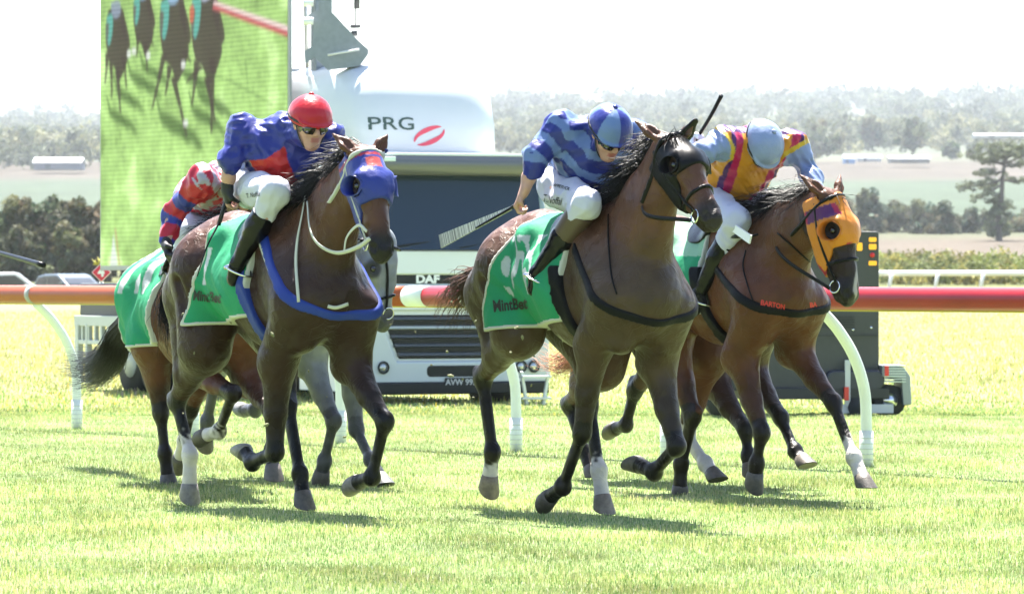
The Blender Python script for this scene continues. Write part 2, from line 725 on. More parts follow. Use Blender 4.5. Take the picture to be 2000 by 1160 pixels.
def make_horse(name, label, px0, d, theta, poll, muzzle, legs, coat, ears, h=.009, lower=0., mid=None,
               hooves=None, tail=None, mane=True, forelock=70, mane_col=(.005, .004, .0035), white=None, nose_sheen=None, muzzle_dark=True, roll=0.):
    H = Horse()
    fr = H.fr = Frame(px0, d, theta)
    P = fr.P
    root = H.root = empty(name, tuple(fr.O), fr.rz)
    tag(root, label, 'horse', 'horses galloping along the rail')
    po = P(*poll)
    mz = P(*muzzle)
    lw = V(0, 0, -lower)
    jl = {}
    for k, q in legs.items():
        jl[k] = [P(*p) for p in q]
    allp = np.array([po, mz] + [p for q in jl.values() for p in q] + [[-1.25, 0, 1.2], [.6, 0, 1.2]])
    lo = allp.min(0) - .22
    hi = allp.max(0) + .22
    lo[1] = min(lo[1], -.42)
    hi[1] = max(hi[1], .42)
    hi[2] = max(hi[2] + .1, 1.85)
    F = Field(lo, hi, h)
    sides = (-1, 1)
    # trunk
    T = Field(lo, hi, h)
    Y = (0, 1, 0)
    def W_(*p):
        return V(*p) + lw
    T.cone(W_(.24, 0, 1.205), W_(-.15, 0, 1.20), .315, .325, .05, Y, .76)
    T.cone(W_(-.15, 0, 1.20), W_(-.62, 0, 1.27), .325, .255, .08, Y, .80)
    T.cone(W_(.10, 0, 1.43), W_(-.18, 0, 1.40), .165, .15, .12, Y, .55)
    T.cone(W_(-.5, 0, 1.32), W_(-.82, 0, 1.315), .215, .235, .10, Y, 1.0)
    T.cone(W_(-.82, 0, 1.315), W_(-1.05, 0, 1.25), .24, .18, .06, Y, 1.15)
    T.cone(W_(-.7, 0, 1.50), W_(-1.06, 0, 1.38), .075, .06, .12)
    T.cone(W_(.30, 0, 1.16), W_(.42, 0, 1.14), .25, .19, .08, Y, .9)
    F.d = T.d.copy()
    for s in sides:
        F.cone(W_(.02, s * .13, 1.47), W_(.36, s * .155, 1.14), .085, .125, .07)      # shoulder blade
        F.cone(W_(.43, s * .09, 1.12), W_(.36, s * .11, .93), .11, .085, .05)         # breast muscle
        F.cone(W_(-.18, s * .16, 1.2), W_(-.45, s * .15, 1.22), .12, .1, .12)
        F.ell(W_(-.50, s * .19, 1.44), (.07, .045, .055), None, .08)                  # point of hip
        F.cone(W_(-.80, s * .14, 1.30), W_(-1.04, s * .13, 1.14), .19, .15, .06)      # rump
    # legs
    H.hoof = []
    H.T = T
    T.d = F.d.copy()
    segs = {}
    for k, q in jl.items():
        s = -1 if k[1] == 'R' else 1
        if k[0] == 'F':
            sh = W_(.38, s * .155, 1.12)
            el = W_(.16, s * .165, .90)
            kn, fe, ho = q
            dv = el - kn
            L = np.linalg.norm(dv)
            if L > .47:
                sft = dv / L * (L - .47)
                el = el - sft
                sh = sh - sft * .45
            elif L < .38:
                el = el + nrm(dv) * (.38 - L) * .5
            F.cone(sh, el, .125, .10, .06)
            F.cone(el + V(.03, 0, .02), el * .45 + kn * .55, .095, .058, .05)
            F.cone(el * .45 + kn * .55, kn, .058, .043, .03)
            fw = nrm(np.cross(nrm(kn - fe), (0, 1, 0)))
            if fw @ V(1, 0, 0) < 0 and abs(fw[0]) > .2:
                fw = -fw
            F.ell(kn, (.049, .045, .058), [nrm(np.cross((0, 1, 0), kn - fe)), (0, 1, 0), nrm(kn - fe)], .025)
            F.cone(kn, fe, .034, .030, .03, (0, 1, 0), .85)
            bk = nrm(np.cross(fe - kn, (0, 1, 0)))
            if bk @ V(1, 0, 0) > 0:
                bk = -bk
            F.cone(kn + bk * .022 + (fe - kn) * .1, fe + bk * .02, .015, .017, .02)
            top = .6
        else:
            hp = W_(-.74, s * .125, 1.28)
            st = W_(-.56, s * .175, 1.02)
            hk, fe, ho = q
            dv = st - hk
            L = np.linalg.norm(dv)
            if L > .50:
                sft = dv / L * (L - .50)
                st = st - sft
                hp = hp - sft * .25
            F.cone(hp, st, .20, .145, .07)
            T.cone(hp, st, .20, .145, .07)
            T.cone(W_(-1.03, s * .13, 1.16), st * .5 + hk * .5 + V(-.05, 0, .03), .14, .075, .07)
            T.cone(st, st * .42 + hk * .58, .135, .07, .06, Y, .85)
            F.cone(W_(-1.03, s * .13, 1.16), st * .5 + hk * .5 + V(-.05, 0, .03), .14, .075, .07)
            F.cone(st, st * .42 + hk * .58, .135, .07, .06, Y, .85)
            F.cone(st * .42 + hk * .58, hk, .07, .045, .03)
            bk = nrm(np.cross(fe - hk, (0, 1, 0)))
            if bk @ nrm(st - hk) > 0:
                bk = -bk
            if abs(bk @ nrm(st - hk)) < .15 and bk[0] > 0:
                bk = -bk
            F.ell(hk, (.058, .042, .062), [bk, (0, 1, 0), nrm(hk - fe)], .03)
            F.cone(hk + bk * .045 + nrm(hk - fe) * .05, hk + bk * .03, .024, .028, .03)
            F.cone(hk + bk * .045 + nrm(hk - fe) * .05, st * .3 + hk * .7 + bk * .03, .018, .02, .03)
            F.cone(hk, fe, .039, .033, .03, (0, 1, 0), .85)
            F.cone(hk + bk * .03, fe + bk * .02, .017, .017, .02)
        hd = nrm(ho - fe)
        F.ell(fe, (.046, .044, .05), None, .025)
        bk2 = nrm(bk - hd * (bk @ hd))
        F.cone(fe + bk2 * .025, fe + bk2 * .028 - hd * .01, .02, .022, .02)
        F.cone(fe, ho - hd * .045, .034, .042, .025)
        segs[k] = q
        H.hoof.append((k, ho, hd, -bk2))
    # neck
    NB = W_(.30, 0, 1.30)
    a = nrm(mz - po)
    n = np.cross((0, 0, 1.), a)
    n = nrm(n) if np.linalg.norm(n) > .05 else V(0, 1, 0)
    if n[1] < 0:
        n = -n
    if roll:
        f0 = np.cross(a, n)
        n = nrm(n * math.cos(R(roll)) + f0 * math.sin(R(roll)))
    f = np.cross(a, n)
    H.head = (po, a, f, n)
    hs = np.linalg.norm(mz - po) / .60
    hs = min(max(hs, .94), 1.06)
    def hd_(x, y, z):
        return po + hs * (a * x + f * y + n * z)
    H.hp = hd_
    nape = hd_(.06, -.075, 0)
    mdp = (NB * .5 + nape * .5 + V(0, 0, .05)) if mid is None else P(*mid)
    q = nrm(nape - NB)
    up = nrm(V(0, 0, 1.) - q * q[2])
    N2 = (0, 1, 0)
    F.cone(W_(.20, 0, 1.31), NB * .45 + mdp * .55, .26, .185, .08, N2, .68)
    F.cone(NB * .45 + mdp * .55, mdp, .185, .155, .06, N2, .66)
    F.cone(mdp, nape, .155, .115, .06, n, .64)
    F.cone(mdp + up * .10, hd_(.0, -.06, 0), .06, .055, .06)
    F.cone(W_(-.02, 0, 1.5), mdp + up * .10, .07, .06, .10)
    # windpipe edge and groove
    # head
    F.cone(hd_(.05, -.02, 0), hd_(.20, .0, 0), .088 * hs, .098 * hs, .04, n, .98)
    F.cone(hd_(.20, .012, 0), hd_(.46, .0, 0), .085 * hs, .052 * hs, .05, n, .84)
    for s in sides:
        F.cone(hd_(.17, -.085, s * .035), hd_(.29, -.085, s * .03), .095 * hs, .07 * hs, .03, n, .42)
        F.cone(hd_(.165, .055, s * .075), hd_(.22, .05, s * .078), .026 * hs, .022 * hs, .03)
        F.cone(hd_(.22, .012, s * .088), hd_(.38, -.005, s * .05), .014 * hs, .010 * hs, .03)
        F.ell(hd_(.205, .028, s * .105), (.028 * hs, .024 * hs, .018 * hs), [a, f, n], .015, sub=True)
        F.cone(hd_(.50, -.005, s * .036), hd_(.545, -.01, s * .04), .03 * hs, .030 * hs, .025)
    F.cone(hd_(.30, -.075, 0), hd_(.47, -.075, 0), .05 * hs, .036 * hs, .05, n, .9)
    F.cone(hd_(.40, -.03, 0), hd_(.535, -.03, 0), .066 * hs, .052 * hs, .04, n, .88)
    F.cone(hd_(.545, -.03, 0), hd_(.575, -.04, 0), .046 * hs, .036 * hs, .03, n, 1.1)
    F.cone(hd_(.50, -.088, 0), hd_(.545, -.085, 0), .036 * hs, .028 * hs, .025)
    for s in sides:
        F.ell(hd_(.548, .012, s * .062), (.029 * hs, .020 * hs, .022 * hs), [nrm(a - .5 * f), nrm(f + .5 * a), n], .012, sub=True)
        F.cone(hd_(.56, -.066, s * .055), hd_(.50, -.062, s * .065), .008 * hs, .007 * hs, .012, sub=True)
    # ears
    for s, e in zip(sides, ears):
        tip = P(*e) if len(e) == 3 else hd_(*e[:3])
        b0 = hd_(.0, .015, s * .058)
        e_ = nrm(tip - b0)
        L = np.linalg.norm(tip - b0)
        if L > .2:
            tip = b0 + e_ * .2
            L = .2
        ff = nrm(f + .4 * s * n)
        ff = nrm(ff - e_ * (ff @ e_))
        F.cone(b0, b0 + e_ * L * .45, .030, .036, .02, ff, .75)
        F.cone(b0 + e_ * L * .45, tip, .036, .008, .01, ff, .75)
        F.cone(b0 + e_ * L * .2 + ff * .026, b0 + e_ * L * .75 + ff * .022, .019, .010, .006, None, 1., True)
    # finishing hollows
    for s in sides:
        F.ell(W_(-.50, s * .285, 1.22), (.10, .05, .13), None, .08, sub=True)
        F.cone(W_(.03, s * .275, 1.30), W_(.10, s * .285, .98), .018, .018, .06, None, 1., True)
        F.cone(W_(.22, s * .275, 1.40), W_(.05, s * .27, 1.52), .014, .014, .06, None, 1., True)
        F.cone(W_(-.78, s * .315, 1.22), W_(-.70, s * .30, 1.0), .014, .014, .06, None, 1., True)
        for i in range(5):
            u = -.02 - .1 * i
            F.cone(W_(u, s * .275, 1.30), W_(u - .08, s * .262, 1.08), .008, .008, .035, None, 1., True)
    H.F = F
    vs, fs = F.mesh()
    vs = relax(vs, fs, 1, .4)
    # ---- coat colours
    base = np.array(coat['body'])
    dark = np.array(coat['points'])
    cols = np.tile(base, (len(vs), 1))
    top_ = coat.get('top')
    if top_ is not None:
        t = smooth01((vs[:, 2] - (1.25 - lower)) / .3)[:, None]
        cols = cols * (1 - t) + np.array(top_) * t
    def near(k_a, k_b, p):
        v = k_b - k_a
        t = (p - k_a) @ v / (v @ v)
        c = k_a + np.clip(t, 0, 1)[:, None] * v
        return np.linalg.norm(p - c, axis=1), t
    for k, q in segs.items():
        up_pt = q[0] + (W_(.16, q[0][1], .9) - q[0]) * (.55 if k[0] == 'F' else .25) if k[0] == 'F' else q[0] + nrm(V(.1, 0, 1)) * .12
        dd, _ = near(up_pt, q[0], vs)
        d1, t1 = near(q[0], q[1], vs)
        d2, t2 = near(q[1], q[2], vs)
        m = np.maximum.reduce([smooth01(1.6 - dd / .07) * .7, (d1 < .085) * 1., (d2 < .095) * 1.])
        cols = cols * (1 - m[:, None]) + dark * m[:, None]
        if white and k in white:
            lv = white[k]       # fraction of the cannon that is white (1 = to the knee)
            wv = (vs + .012 * np.sin(vs[:, [1, 2, 0]] * 60))
            d1, t1 = near(q[0], q[1], wv)
            d2, t2 = near(q[1], q[2], wv)
            nz_ = .10 * np.sin(vs[:, 0] * 90 + 3 * np.sin(vs[:, 2] * 50)) * np.sin(vs[:, 2] * 70 + vs[:, 1] * 90)
            if lv < 0:
                mw = smooth01((t2 + lv + nz_) / .22 + .5) * (d2 < .095)
            else:
                mw = np.maximum(smooth01((t1 - (1 - lv) + nz_) / .14 + .5) * (d1 < .085), (d2 < .095) * (t2 > 0))
            mw = (mw * (.93 + .6 * np.minimum(nz_, 0)))[:, None]
            cols = cols * (1 - mw) + np.array(coat.get('white', (.50, .45, .42))) * mw
    rel = (vs - po) / hs
    ha, hf_, hn = rel @ a, rel @ f, rel @ n
    onhead = (ha > -.05) & (np.abs(hn) < .16) & (hf_ > -.2) & (hf_ < .15)
    if muzzle_dark:
        m = smooth01((ha - .40) / .12) * onhead
        mdk = np.array(coat.get('muzzle', dark))
        cols = cols * (1 - m[:, None]) + mdk * m[:, None]
    de = np.minimum(np.linalg.norm(rel @ np.stack([a, f, n], 1) - V(.20, .028, .09), axis=1), np.linalg.norm(rel @ np.stack([a, f, n], 1) - V(.20, .028, -.09), axis=1))
    me_ = smooth01((.075 - de) / .03)[:, None] * .85
    cols = cols * (1 - me_) + np.array((.012, .009, .008)) * me_
    if 'face' in coat:
        mf = (smooth01((ha + .0) / .08) * onhead)[:, None] * .85
        cols = cols * (1 - mf) + np.array(coat['face']) * mf
    if nose_sheen:  # reflection along the nose painted into the coat as a pale stripe
        w_ = nose_sheen[0] * (1 + .45 * np.sin(ha * 27) + .2 * np.sin(ha * 71))
        w_ = w_ * np.clip((ha - nose_sheen[1]) / .10, 0, 1) * np.clip((nose_sheen[2] - ha) / .06, 0, 1)
        mb_ = (smooth01((w_ - np.abs(hn - .006 * np.sin(ha * 33))) / .010 + .3) * (onhead & (ha > nose_sheen[1]) & (ha < nose_sheen[2]) & (hf_ > -.01)) * .8)[:, None]
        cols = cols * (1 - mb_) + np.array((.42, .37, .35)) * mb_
    if 'mottle' in coat:
        q = np.sin(vs[:, 0] * 37 + 2 * np.sin(vs[:, 2] * 21)) * np.sin(vs[:, 2] * 41 + 2 * np.sin(vs[:, 1] * 33))
        cols *= (1 + coat['mottle'] * q)[:, None]
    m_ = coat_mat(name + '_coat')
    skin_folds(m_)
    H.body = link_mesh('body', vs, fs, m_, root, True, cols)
    H.vs, H.fs = vs, fs
    H.bvh = bvh_of(vs, fs)
    # hooves
    for i, (k, ho, hd, fwd) in enumerate(H.hoof):
        mb = MB()
        hoof_mesh(mb, ho, hd, fwd)
        cc = (.075, .062, .05) if not (hooves and k in hooves) else hooves[k]
        mb.build('hoof', mat('hoof_horn', cc, .55, var=.35, vscale=40, bump=.002, bscale=120), root, True)
    # eyes
    for s in sides:
        mb = MB()
        c = hd_(.20, .026, s * .086)
        N, Mm = 12, 8
        vv, ff = [], []
        for i in range(Mm + 1):
            for j in range(N):
                th, ph = math.pi * i / Mm, 2 * math.pi * j / N
                vv.append(c + .021 * (a * math.cos(ph) * math.sin(th) + f * math.sin(ph) * math.sin(th) + n * math.cos(th)))
        for i in range(Mm):
            for j in range(N):
                ff.append((i * N + j, i * N + (j + 1) % N, (i + 1) * N + (j + 1) % N, (i + 1) * N + j))
        mb.add(vv, ff)
        mb.build('eye', M_EYE, root, True)
    # mane
    rs = np.random.RandomState(int(px0))
    mm = hair_mat(name + '_mane', mane_col)
    H.hairm = mm
    if mane:
        mb = MB()
        crest = []
        pts = smooth_poly([W_(-.02, 0, 1.5), NB * .45 + mdp * .55 + up * .05, mdp + up * .10, hd_(.02, -.04, 0)], 24)
        for p in pts:
            hit = H.bvh.ray_cast(Vector(p + V(-.05, 0, .5)), Vector((.05, 0, -.5)).normalized())
            crest.append(np.array(hit[0]) if hit[0] is not None else p)
        crest = np.array(crest)
        side = mane if isinstance(mane, (int, float)) and not isinstance(mane, bool) else -1
        for i in range(680):
            t = rs.rand() * (len(crest) - 1)
            i0 = int(t)
            p0 = crest[i0] * (1 - t + i0) + crest[min(i0 + 1, len(crest) - 1)] * (t - i0)
            p0 = p0 + rs.normal(size=3) * V(.006, .012, .004) - V(0, 0, .008)
            L = (.09 + .11 * rs.rand())
            back = V(-.75, side * (.55 + .35 * rs.rand()), .10 + .35 * rs.normal())
            dn = V(-.35, side * .35, -.85)
            p1 = p0 + nrm(back + rs.normal(size=3) * .22) * L * .42 + rs.normal(size=3) * .010
            p2 = p1 + nrm(back * .6 + dn * .6) * L * .45 + rs.normal(size=3) * .02
            p3 = p2 + nrm(back * .4 + dn * .7 + rs.normal(size=3) * .4) * L * .35
            hair_lock(mb, p0, [p1, p2, p3], .0036, .0006)
        for i in range(forelock):     # forelock
            p0 = hd_(-.02 + rs.rand() * .03, .0, rs.normal() * .025)
            e = nrm(f * .5 + a * .8 + rs.normal(size=3) * .35 + n * side * .3)
            p1 = p0 + f * .05 + e * .05
            p2 = p1 + e * (.05 + .06 * rs.rand())
            hair_lock(mb, p0, [p1, p2], .004, .0008)
        mb.build('mane', mm, root, True)
    if tail:
        mb = MB()
        core = [P(*p[:3]) for p in tail['path']]
        core = [W_(-1.10, 0, 1.37)] + core
        cs = np.array(smooth_poly(core, 8))
        K = len(cs)
        for i in range(tail.get('n', 380)):
            r = rs.normal(size=3)
            r = r / (np.linalg.norm(r) + .4)
            end = .55 + .45 * rs.rand()
            pts = []
            wv = rs.normal(size=3)
            for j in range(9):
                t = j / 8 * end
                x = t * (K - 1)
                i0 = min(int(x), K - 2)
                c = cs[i0] * (1 - x + i0) + cs[i0 + 1] * (x - i0)
                spread = tail.get('w', .09) * (.18 + 1.1 * t ** .8)
                pts.append(c + r * spread + wv * .02 * math.sin(5 * t + wv[0]) * t * 2)
            mb.tube(pts, list(np.linspace(.0042, .0006, 9)), 3, cap=False)
        mb.build('tail', hair_mat(name + '_tail', tail.get('col', mane_col)), root, True)
    return H

# ---- things worn by a horse, cut out of its own surface
def shell(H, region, t, name, m, parent=None, F=None, h_in=None, cols=None, it=1):
    F = F or H.F
    G = F.clone()
    ax = G.axes()
    r = region(*ax)
    G.d = np.maximum(F.d - np.float32(t), r.astype(np.float32) if r.shape == F.d.shape else np.broadcast_to(r, F.d.shape).astype(np.float32))
    # keep only a skin, so the piece is a shell and not a block
    G.d = np.maximum(G.d, -(F.d + np.float32(3 * float(F.h))))
    vs, fs = G.mesh()
    if not len(vs):
        return None, None, None
    vs = relax(vs, fs, it, .4)
    c = cols(vs) if cols else None
    o = link_mesh(name, vs, fs, m, parent if parent is not None else H.root, True, c)
    return o, vs, fs

def head_coords(H, x, y, z):
    po, a, f, n = H.head
    dx, dy, dz = x - po[0], y - po[1], z - po[2]
    return (dx * a[0] + dy * a[1] + dz * a[2], dx * f[0] + dy * f[1] + dz * f[2], dx * n[0] + dy * n[1] + dz * n[2])

def px_seed(H):
    return float(H.fr.O[0]) * 3

def saddle_cloth(H, u0=-.70, u1=.03, wb=1.05, slope=.12, m=None, lower=0., pattern=None, back=.40):
    def tint(vs):
        c = np.tile((.017, .215, .10), (len(vs), 1))
        if pattern:
            pattern(vs, c)
        return c
    def reg(x, y, z):
        zz = z + lower
        fr_ = (x - u1 - slope * (zz - 1.3)) + 0 * y
        bk = (u0 + back * (zz - 1.3) - x) + 0 * y
        bt = (wb + .08 * (x - u1) - zz) + 0 * y
        return np.maximum(np.maximum(fr_, bk), np.maximum(bt, zz - 1.75))
    rip = Field.__new__(Field)
    rip.lo, rip.h, rip.n = H.T.lo, H.T.h, H.T.n
    ax = H.T.axes()
    wv = np.sin(ax[0] * 19 + 5 * ax[2] + 1.5 * np.sin(ax[2] * 9 + px_seed(H))) * np.clip((1.5 - ax[2]) / .3, .15, 1) + .6 * np.sin(ax[0] * 43 + ax[2] * 17 + 2 * np.sin(ax[2] * 21))
    rip.d = H.T.d - (.006 * wv).astype(np.float32)
    H.T2 = rip
    o, vs, fs = shell(H, reg, .020, 'saddle_cloth', m or M_GREENCLOTH, F=H.T2, cols=tint)
    H.cloth = (o, vs, fs)
    H.cloth_bvh = bvh_of(vs, fs)
    # pale binding round the edge
    def reg2(x, y, z):
        r = reg(x, y, z)
        return np.maximum(np.abs(r + .006) - .010, z + lower - 1.74)
    shell(H, reg2, .024, 'binding', M_WHITESTRAP, o, F=H.T2)
    return o

def slab(H, p, nvec, hw, t, name, m, lim=None, parent=None, F=None):
    p = np.asarray(p, dtype=float)
    nvec = nrm(nvec)
    def reg(x, y, z):
        q = np.abs((x - p[0]) * nvec[0] + (y - p[1]) * nvec[1] + (z - p[2]) * nvec[2]) - hw
        if lim is not None:
            q = np.maximum(q, lim(x, y, z))
        return q
    o, vs, fs = shell(H, reg, t, name, m, parent, F)
    return o, vs, fs

def saddle(H, lower=0., m=None):
    """small racing saddle: pad, flap on each side, stirrup leather handled by the rider's foot"""
    m = m or M_LEATHER
    def reg(x, y, z):
        zz = z + lower
        e = np.sqrt(((x + .14) / .21) ** 2 + ((zz - 1.60) / .17) ** 2) - 1
        return e * .17 + 0 * y
    o, vs, fs = shell(H, reg, .03, 'saddle', m)
    return o
# ------------------------------------------------------------------ riders
M_SKIN = mat('skin', (.42, .23, .16), .5, attr='col', bump=.001, bscale=200, var=.12, vscale=25)
M_BREECH = mat('white_breeches', (.44, .44, .51), .7, spec=.2, bump=.004, bscale=25)
M_GLOVE = mat('black_glove', (.004, .004, .005), .6, bump=.001, bscale=200)
M_LENS = mat('goggle_lens', (.015, .013, .01), .06, spec=.9)
M_BAND = mat('black_elastic', (.005, .005, .006), .6)

def silk(name, rough=.36):
    return mat(name, (.5, .5, .5), rough, attr='col', spec=.32, sheen=.05, bump=.006, bscale=26, var=.06, vscale=12, bdetail=5.)

class Rider:
    pass

def fing_curl(F, w, fd, pd, hold, rad, k=.006, thumb=1., length=1.):
    """a hand: w wrist, fd finger direction, pd palm normal, hold axis of the thing held (side direction)"""
    fd = nrm(fd)
    pd = nrm(pd - fd * (pd @ fd))
    sd = np.cross(fd, pd)
    if hold is not None and sd @ hold < 0:
        sd = -sd
    kn = w + fd * .085 * length
    F.cone(w - fd * .02, w + fd * .02, .026, .027, .02, pd, .75)
    for i, o in enumerate((-.030, -.010, .010, .029)):
        F.cone(w + fd * .015 + sd * o * .6, kn + sd * o, .018, .0135, .012)
    ls = (.75, .95, 1., .9)
    for i, o in enumerate((-.030, -.010, .010, .029)):
        L = ls[i] * length
        a = kn + sd * o
        b = a + (fd * .55 + pd * .8) * .038 * L
        c = b + (-fd * .25 + pd * .9) * .026 * L
        e = c + (-fd * .95 + pd * .1) * .022 * L
        F.cone(a, b, .0112, .0100, k)
        F.cone(b, c, .0100, .0092, k)
        F.cone(c, e, .0092, .0080, k)
    a = w + fd * .025 + sd * .028 * thumb
    b = a + (fd * .5 + sd * .55 * thumb + pd * .35) * .036
    c = b + (fd * .5 - sd * .15 * thumb + pd * .8) * .030
    F.cone(a, b, .0145, .0115, .012)
    F.cone(b, c, .0115, .0085, k)

def make_rider(label, fr, J, silks, helmet, base, gloves='black', h=.0075, pitch=35, yaw=0, bare_arm=True, boots_top=None,
               face_up=None, seed=1, lower_boot=0.):
    """J: joints in local coordinates"""
    Q = Rider()
    Q.fr = fr
    O = np.array(base)
    root = Q.root = empty('person', tuple(fr.to_world(O[None])[0]), fr.rz)
    tag(root, label, 'person', 'jockeys riding in the race')
    pts = np.array([J[k] for k in J])
    lo, hi = pts.min(0) - .24, pts.max(0) + .24
    sides = (('R', -1), ('L', 1))
    chest = J['chest']
    pel = J['pel']
    neck = (J['shR'] + J['shL']) / 2
    sp = nrm(neck - pel)
    lat = nrm(J['shL'] - J['shR'])
    lat = nrm(lat - sp * (lat @ sp))
    fw = np.cross(lat, sp)
    Q.sp, Q.lat, Q.fw, Q.neck = sp, lat, fw, neck
    # head frame
    pc, yc = R(pitch), R(yaw)
    hf = V(math.cos(pc) * math.cos(yc), math.cos(pc) * math.sin(yc), -math.sin(pc))
    hl = nrm(np.cross((0, 0, 1.), hf))
    hu = np.cross(hf, hl)
    hc = J['head']
    Q.hfr = (hc, hf, hl, hu)
    def hp(x, y, z):
        return hc + hf * x + hl * y + hu * z
    # ------------ body: one continuous figure
    B = Field(lo, hi, h)
    B.cone(pel, pel + sp * .12, .125, .115, .05, fw, .85)
    B.cone(pel + sp * .12, chest, .115, .125, .06, fw, .82)
    B.cone(chest, neck - sp * .02 - fw * .0, .118, .085, .05, fw, .8)
    for k, s in sides:
        B.cone(neck * .35 + J['sh' + k] * .65, J['sh' + k], .058, .052, .04)
        B.cone(J['sh' + k], J['el' + k], .047, .036, .03)
        B.cone(J['el' + k], J['wr' + k] * .6 + J['el' + k] * .4, .036, .036, .02)
        B.cone(J['wr' + k] * .6 + J['el' + k] * .4, J['wr' + k], .036, .026, .02)
        hip = J['hip' + k]
        B.cone(hip, J['kn' + k], .095, .06, .05)
        B.cone(J['kn' + k], J['kn' + k] * .6 + J['an' + k] * .4, .056, .058, .03)
        B.cone(J['kn' + k] * .6 + J['an' + k] * .4, J['an' + k], .055, .036, .03)
        B.cone(J['an' + k], J['to' + k], .036, .028, .02)
        fd = nrm(J['hd' + k] - J['wr' + k])
        fing_curl(B, J['wr' + k], fd, J['pd' + k], J['hold' + k], h, thumb=1.)
    B.cone(neck, hp(-.025, 0, -.06), .058, .052, .04)
    B.ell(hp(-.005, 0, .02), (.098, .076, .105), (hf, hl, hu), .02)
    B.cone(hp(.035, 0, -.03), hp(.055, 0, -.095), .062, .034, .03, hl, .95)
    B.cone(hp(.02, 0, -.05), hp(.03, 0, -.09), .06, .045, .03)
    B.cone(hp(.092, 0, .012), hp(.112, 0, -.03), .010, .0155, .014)          # nose
    for s in (-1, 1):
        B.cone(hp(.098, s * .010, -.034), hp(.10, s * .012, -.034), .009, .009, .008)
        B.cone(hp(.066, s * .038, -.02), hp(.06, s * .045, -.03), .022, .02, .02)   # cheekbone
        B.ell(hp(.082, s * .032, .008), (.014, .016, .011), (hf, hl, hu), .01, sub=True)
        B.ell(hp(-.01, s * .078, -.005), (.020, .010, .032), (nrm(hf + .3 * hl * s), hl, hu), .008)
    B.cone(hp(.082, -.02, .028), hp(.082, .02, .028), .014, .014, .015)           # brow
    B.cone(hp(.090, -.018, -.060), hp(.090, .018, -.060), .007, .007, .008)      # lips
    B.cone(hp(.090, -.014, -.073), hp(.090, .014, -.073), .007, .007, .008)
    B.cone(hp(.099, -.020, -.066), hp(.099, .020, -.066), .0035, .0035, .004, None, 1., True)
    B.cone(hp(.078, -.008, -.098), hp(.078, .008, -.098), .018, .018, .012)      # chin
    vs, fs = B.mesh()
    vs = relax(vs, fs, 1, .3)
    hr = vs - hc
    hx, hy, hz0 = hr @ hf, hr @ hl, hr @ hu
    bc = np.tile((.42, .23, .16), (len(vs), 1))
    onh = (np.abs(hy) < .09) & (hz0 > -.13) & (hz0 < .14) & (hx > -.12) & (hx < .14)
    lip = onh & (hx > .082) & (np.abs(hz0 + .067) < .012) & (np.abs(hy) < .024)
    bc[lip] = (.30, .10, .085)
    stb = onh & (hx > .03) & (hz0 < -.05) & ~lip
    bc[stb] *= (.86, .84, .86)
    hair_ = onh & (hx < .02) & (hz0 > -.06) & (np.abs(hy) < .072)
    bc[hair_] = (.05, .03, .02)
    brow = onh & (hx > .07) & (np.abs(hz0 - .03) < .006) & (np.abs(hy) > .012)
    bc[brow] = (.08, .05, .035)
    Q.body = link_mesh('body', vs - O, fs, M_SKIN, root, True, bc)
    Q.bvs, Q.bfs = vs, fs
    # ------------ jacket
    A = Field(lo, hi, h)
    A.cone(pel + sp * .02, pel + sp * .14, .150, .152, .05, fw, .9)
    A.cone(pel + sp * .14, chest, .152, .168, .06, fw, .84)
    A.cone(chest, neck - sp * .02, .165, .140, .06, fw, .84)
    for k, s in sides:
        A.cone(chest * .5 + J['sh' + k] * .5, J['sh' + k], .105, .088, .06)
        A.cone(J['sh' + k], J['el' + k], .077, .060, .05)
        A.cone(J['el' + k], J['el' + k] * .45 + J['cu' + k] * .55, .059, .053, .03)
        A.cone(J['el' + k] * .45 + J['cu' + k] * .55, J['cu' + k], .052, .040, .03)
    A.cone(neck, hp(-.03, 0, -.055), .085, .070, .04)
    A.wrinkle(.014, seed, 20., (1.2, .6, 1.2))
    A.wrinkle(.007, seed + 50, 30., (1.5, .5, 1.), 3)
    A.wrinkle(.006, seed + 90, 46., (.6, 1.5, 1.), 3)
    ax = A.axes()
    cutw = (pel[0] - sp[0] * .03, pel[1] - sp[1] * .03, pel[2] - sp[2] * .03)
    d0 = -((ax[0] - cutw[0]) * sp[0] + (ax[1] - cutw[1]) * sp[1] + (ax[2] - cutw[2]) * sp[2])
    # keep the sleeves (they may hang below the waist)
    slv = Field(lo, hi, h)
    for k, s in sides:
        slv.cone(J['sh' + k], J['el' + k], .14, .11, 0)
        slv.cone(J['el' + k], J['cu' + k], .11, .07, 0)
    A.d = np.maximum(A.d, np.minimum(d0, slv.d))
    nk = nrm(hp(-.03, 0, -.06) - neck)
    c0 = neck + nk * .10
    if False:
        A.d = np.maximum(A.d, -np.maximum((ax[0] - c0[0]) * nk[0] + (ax[1] - c0[1]) * nk[1] + (ax[2] - c0[2]) * nk[2], np.sqrt((ax[0] - c0[0]) ** 2 + (ax[1] - c0[1]) ** 2 + (ax[2] - c0[2]) ** 2) - .10))
    av, af = A.mesh()
    av = relax(av, af, 1, .3)
    def arm_t(p):
        """distance-along each sleeve and closeness"""
        out = []
        for k, s in sides:
            best = None
            a, b, c = J['sh' + k], J['el' + k], J['cu' + k]
            la, lb = np.linalg.norm(b - a), np.linalg.norm(c - b)
            t1 = np.clip((p - a) @ (b - a) / la ** 2, 0, 1)
            d1 = np.linalg.norm(p - (a + t1[:, None] * (b - a)), axis=1)
            t2 = np.clip((p - b) @ (c - b) / lb ** 2, 0, 1)
            d2 = np.linalg.norm(p - (b + t2[:, None] * (c - b)), axis=1)
            tt = np.where(d1 < d2, t1 * la, la + t2 * lb)
            out.append((np.minimum(d1, d2), tt))
        return out
    tx = (av - neck) @ lat
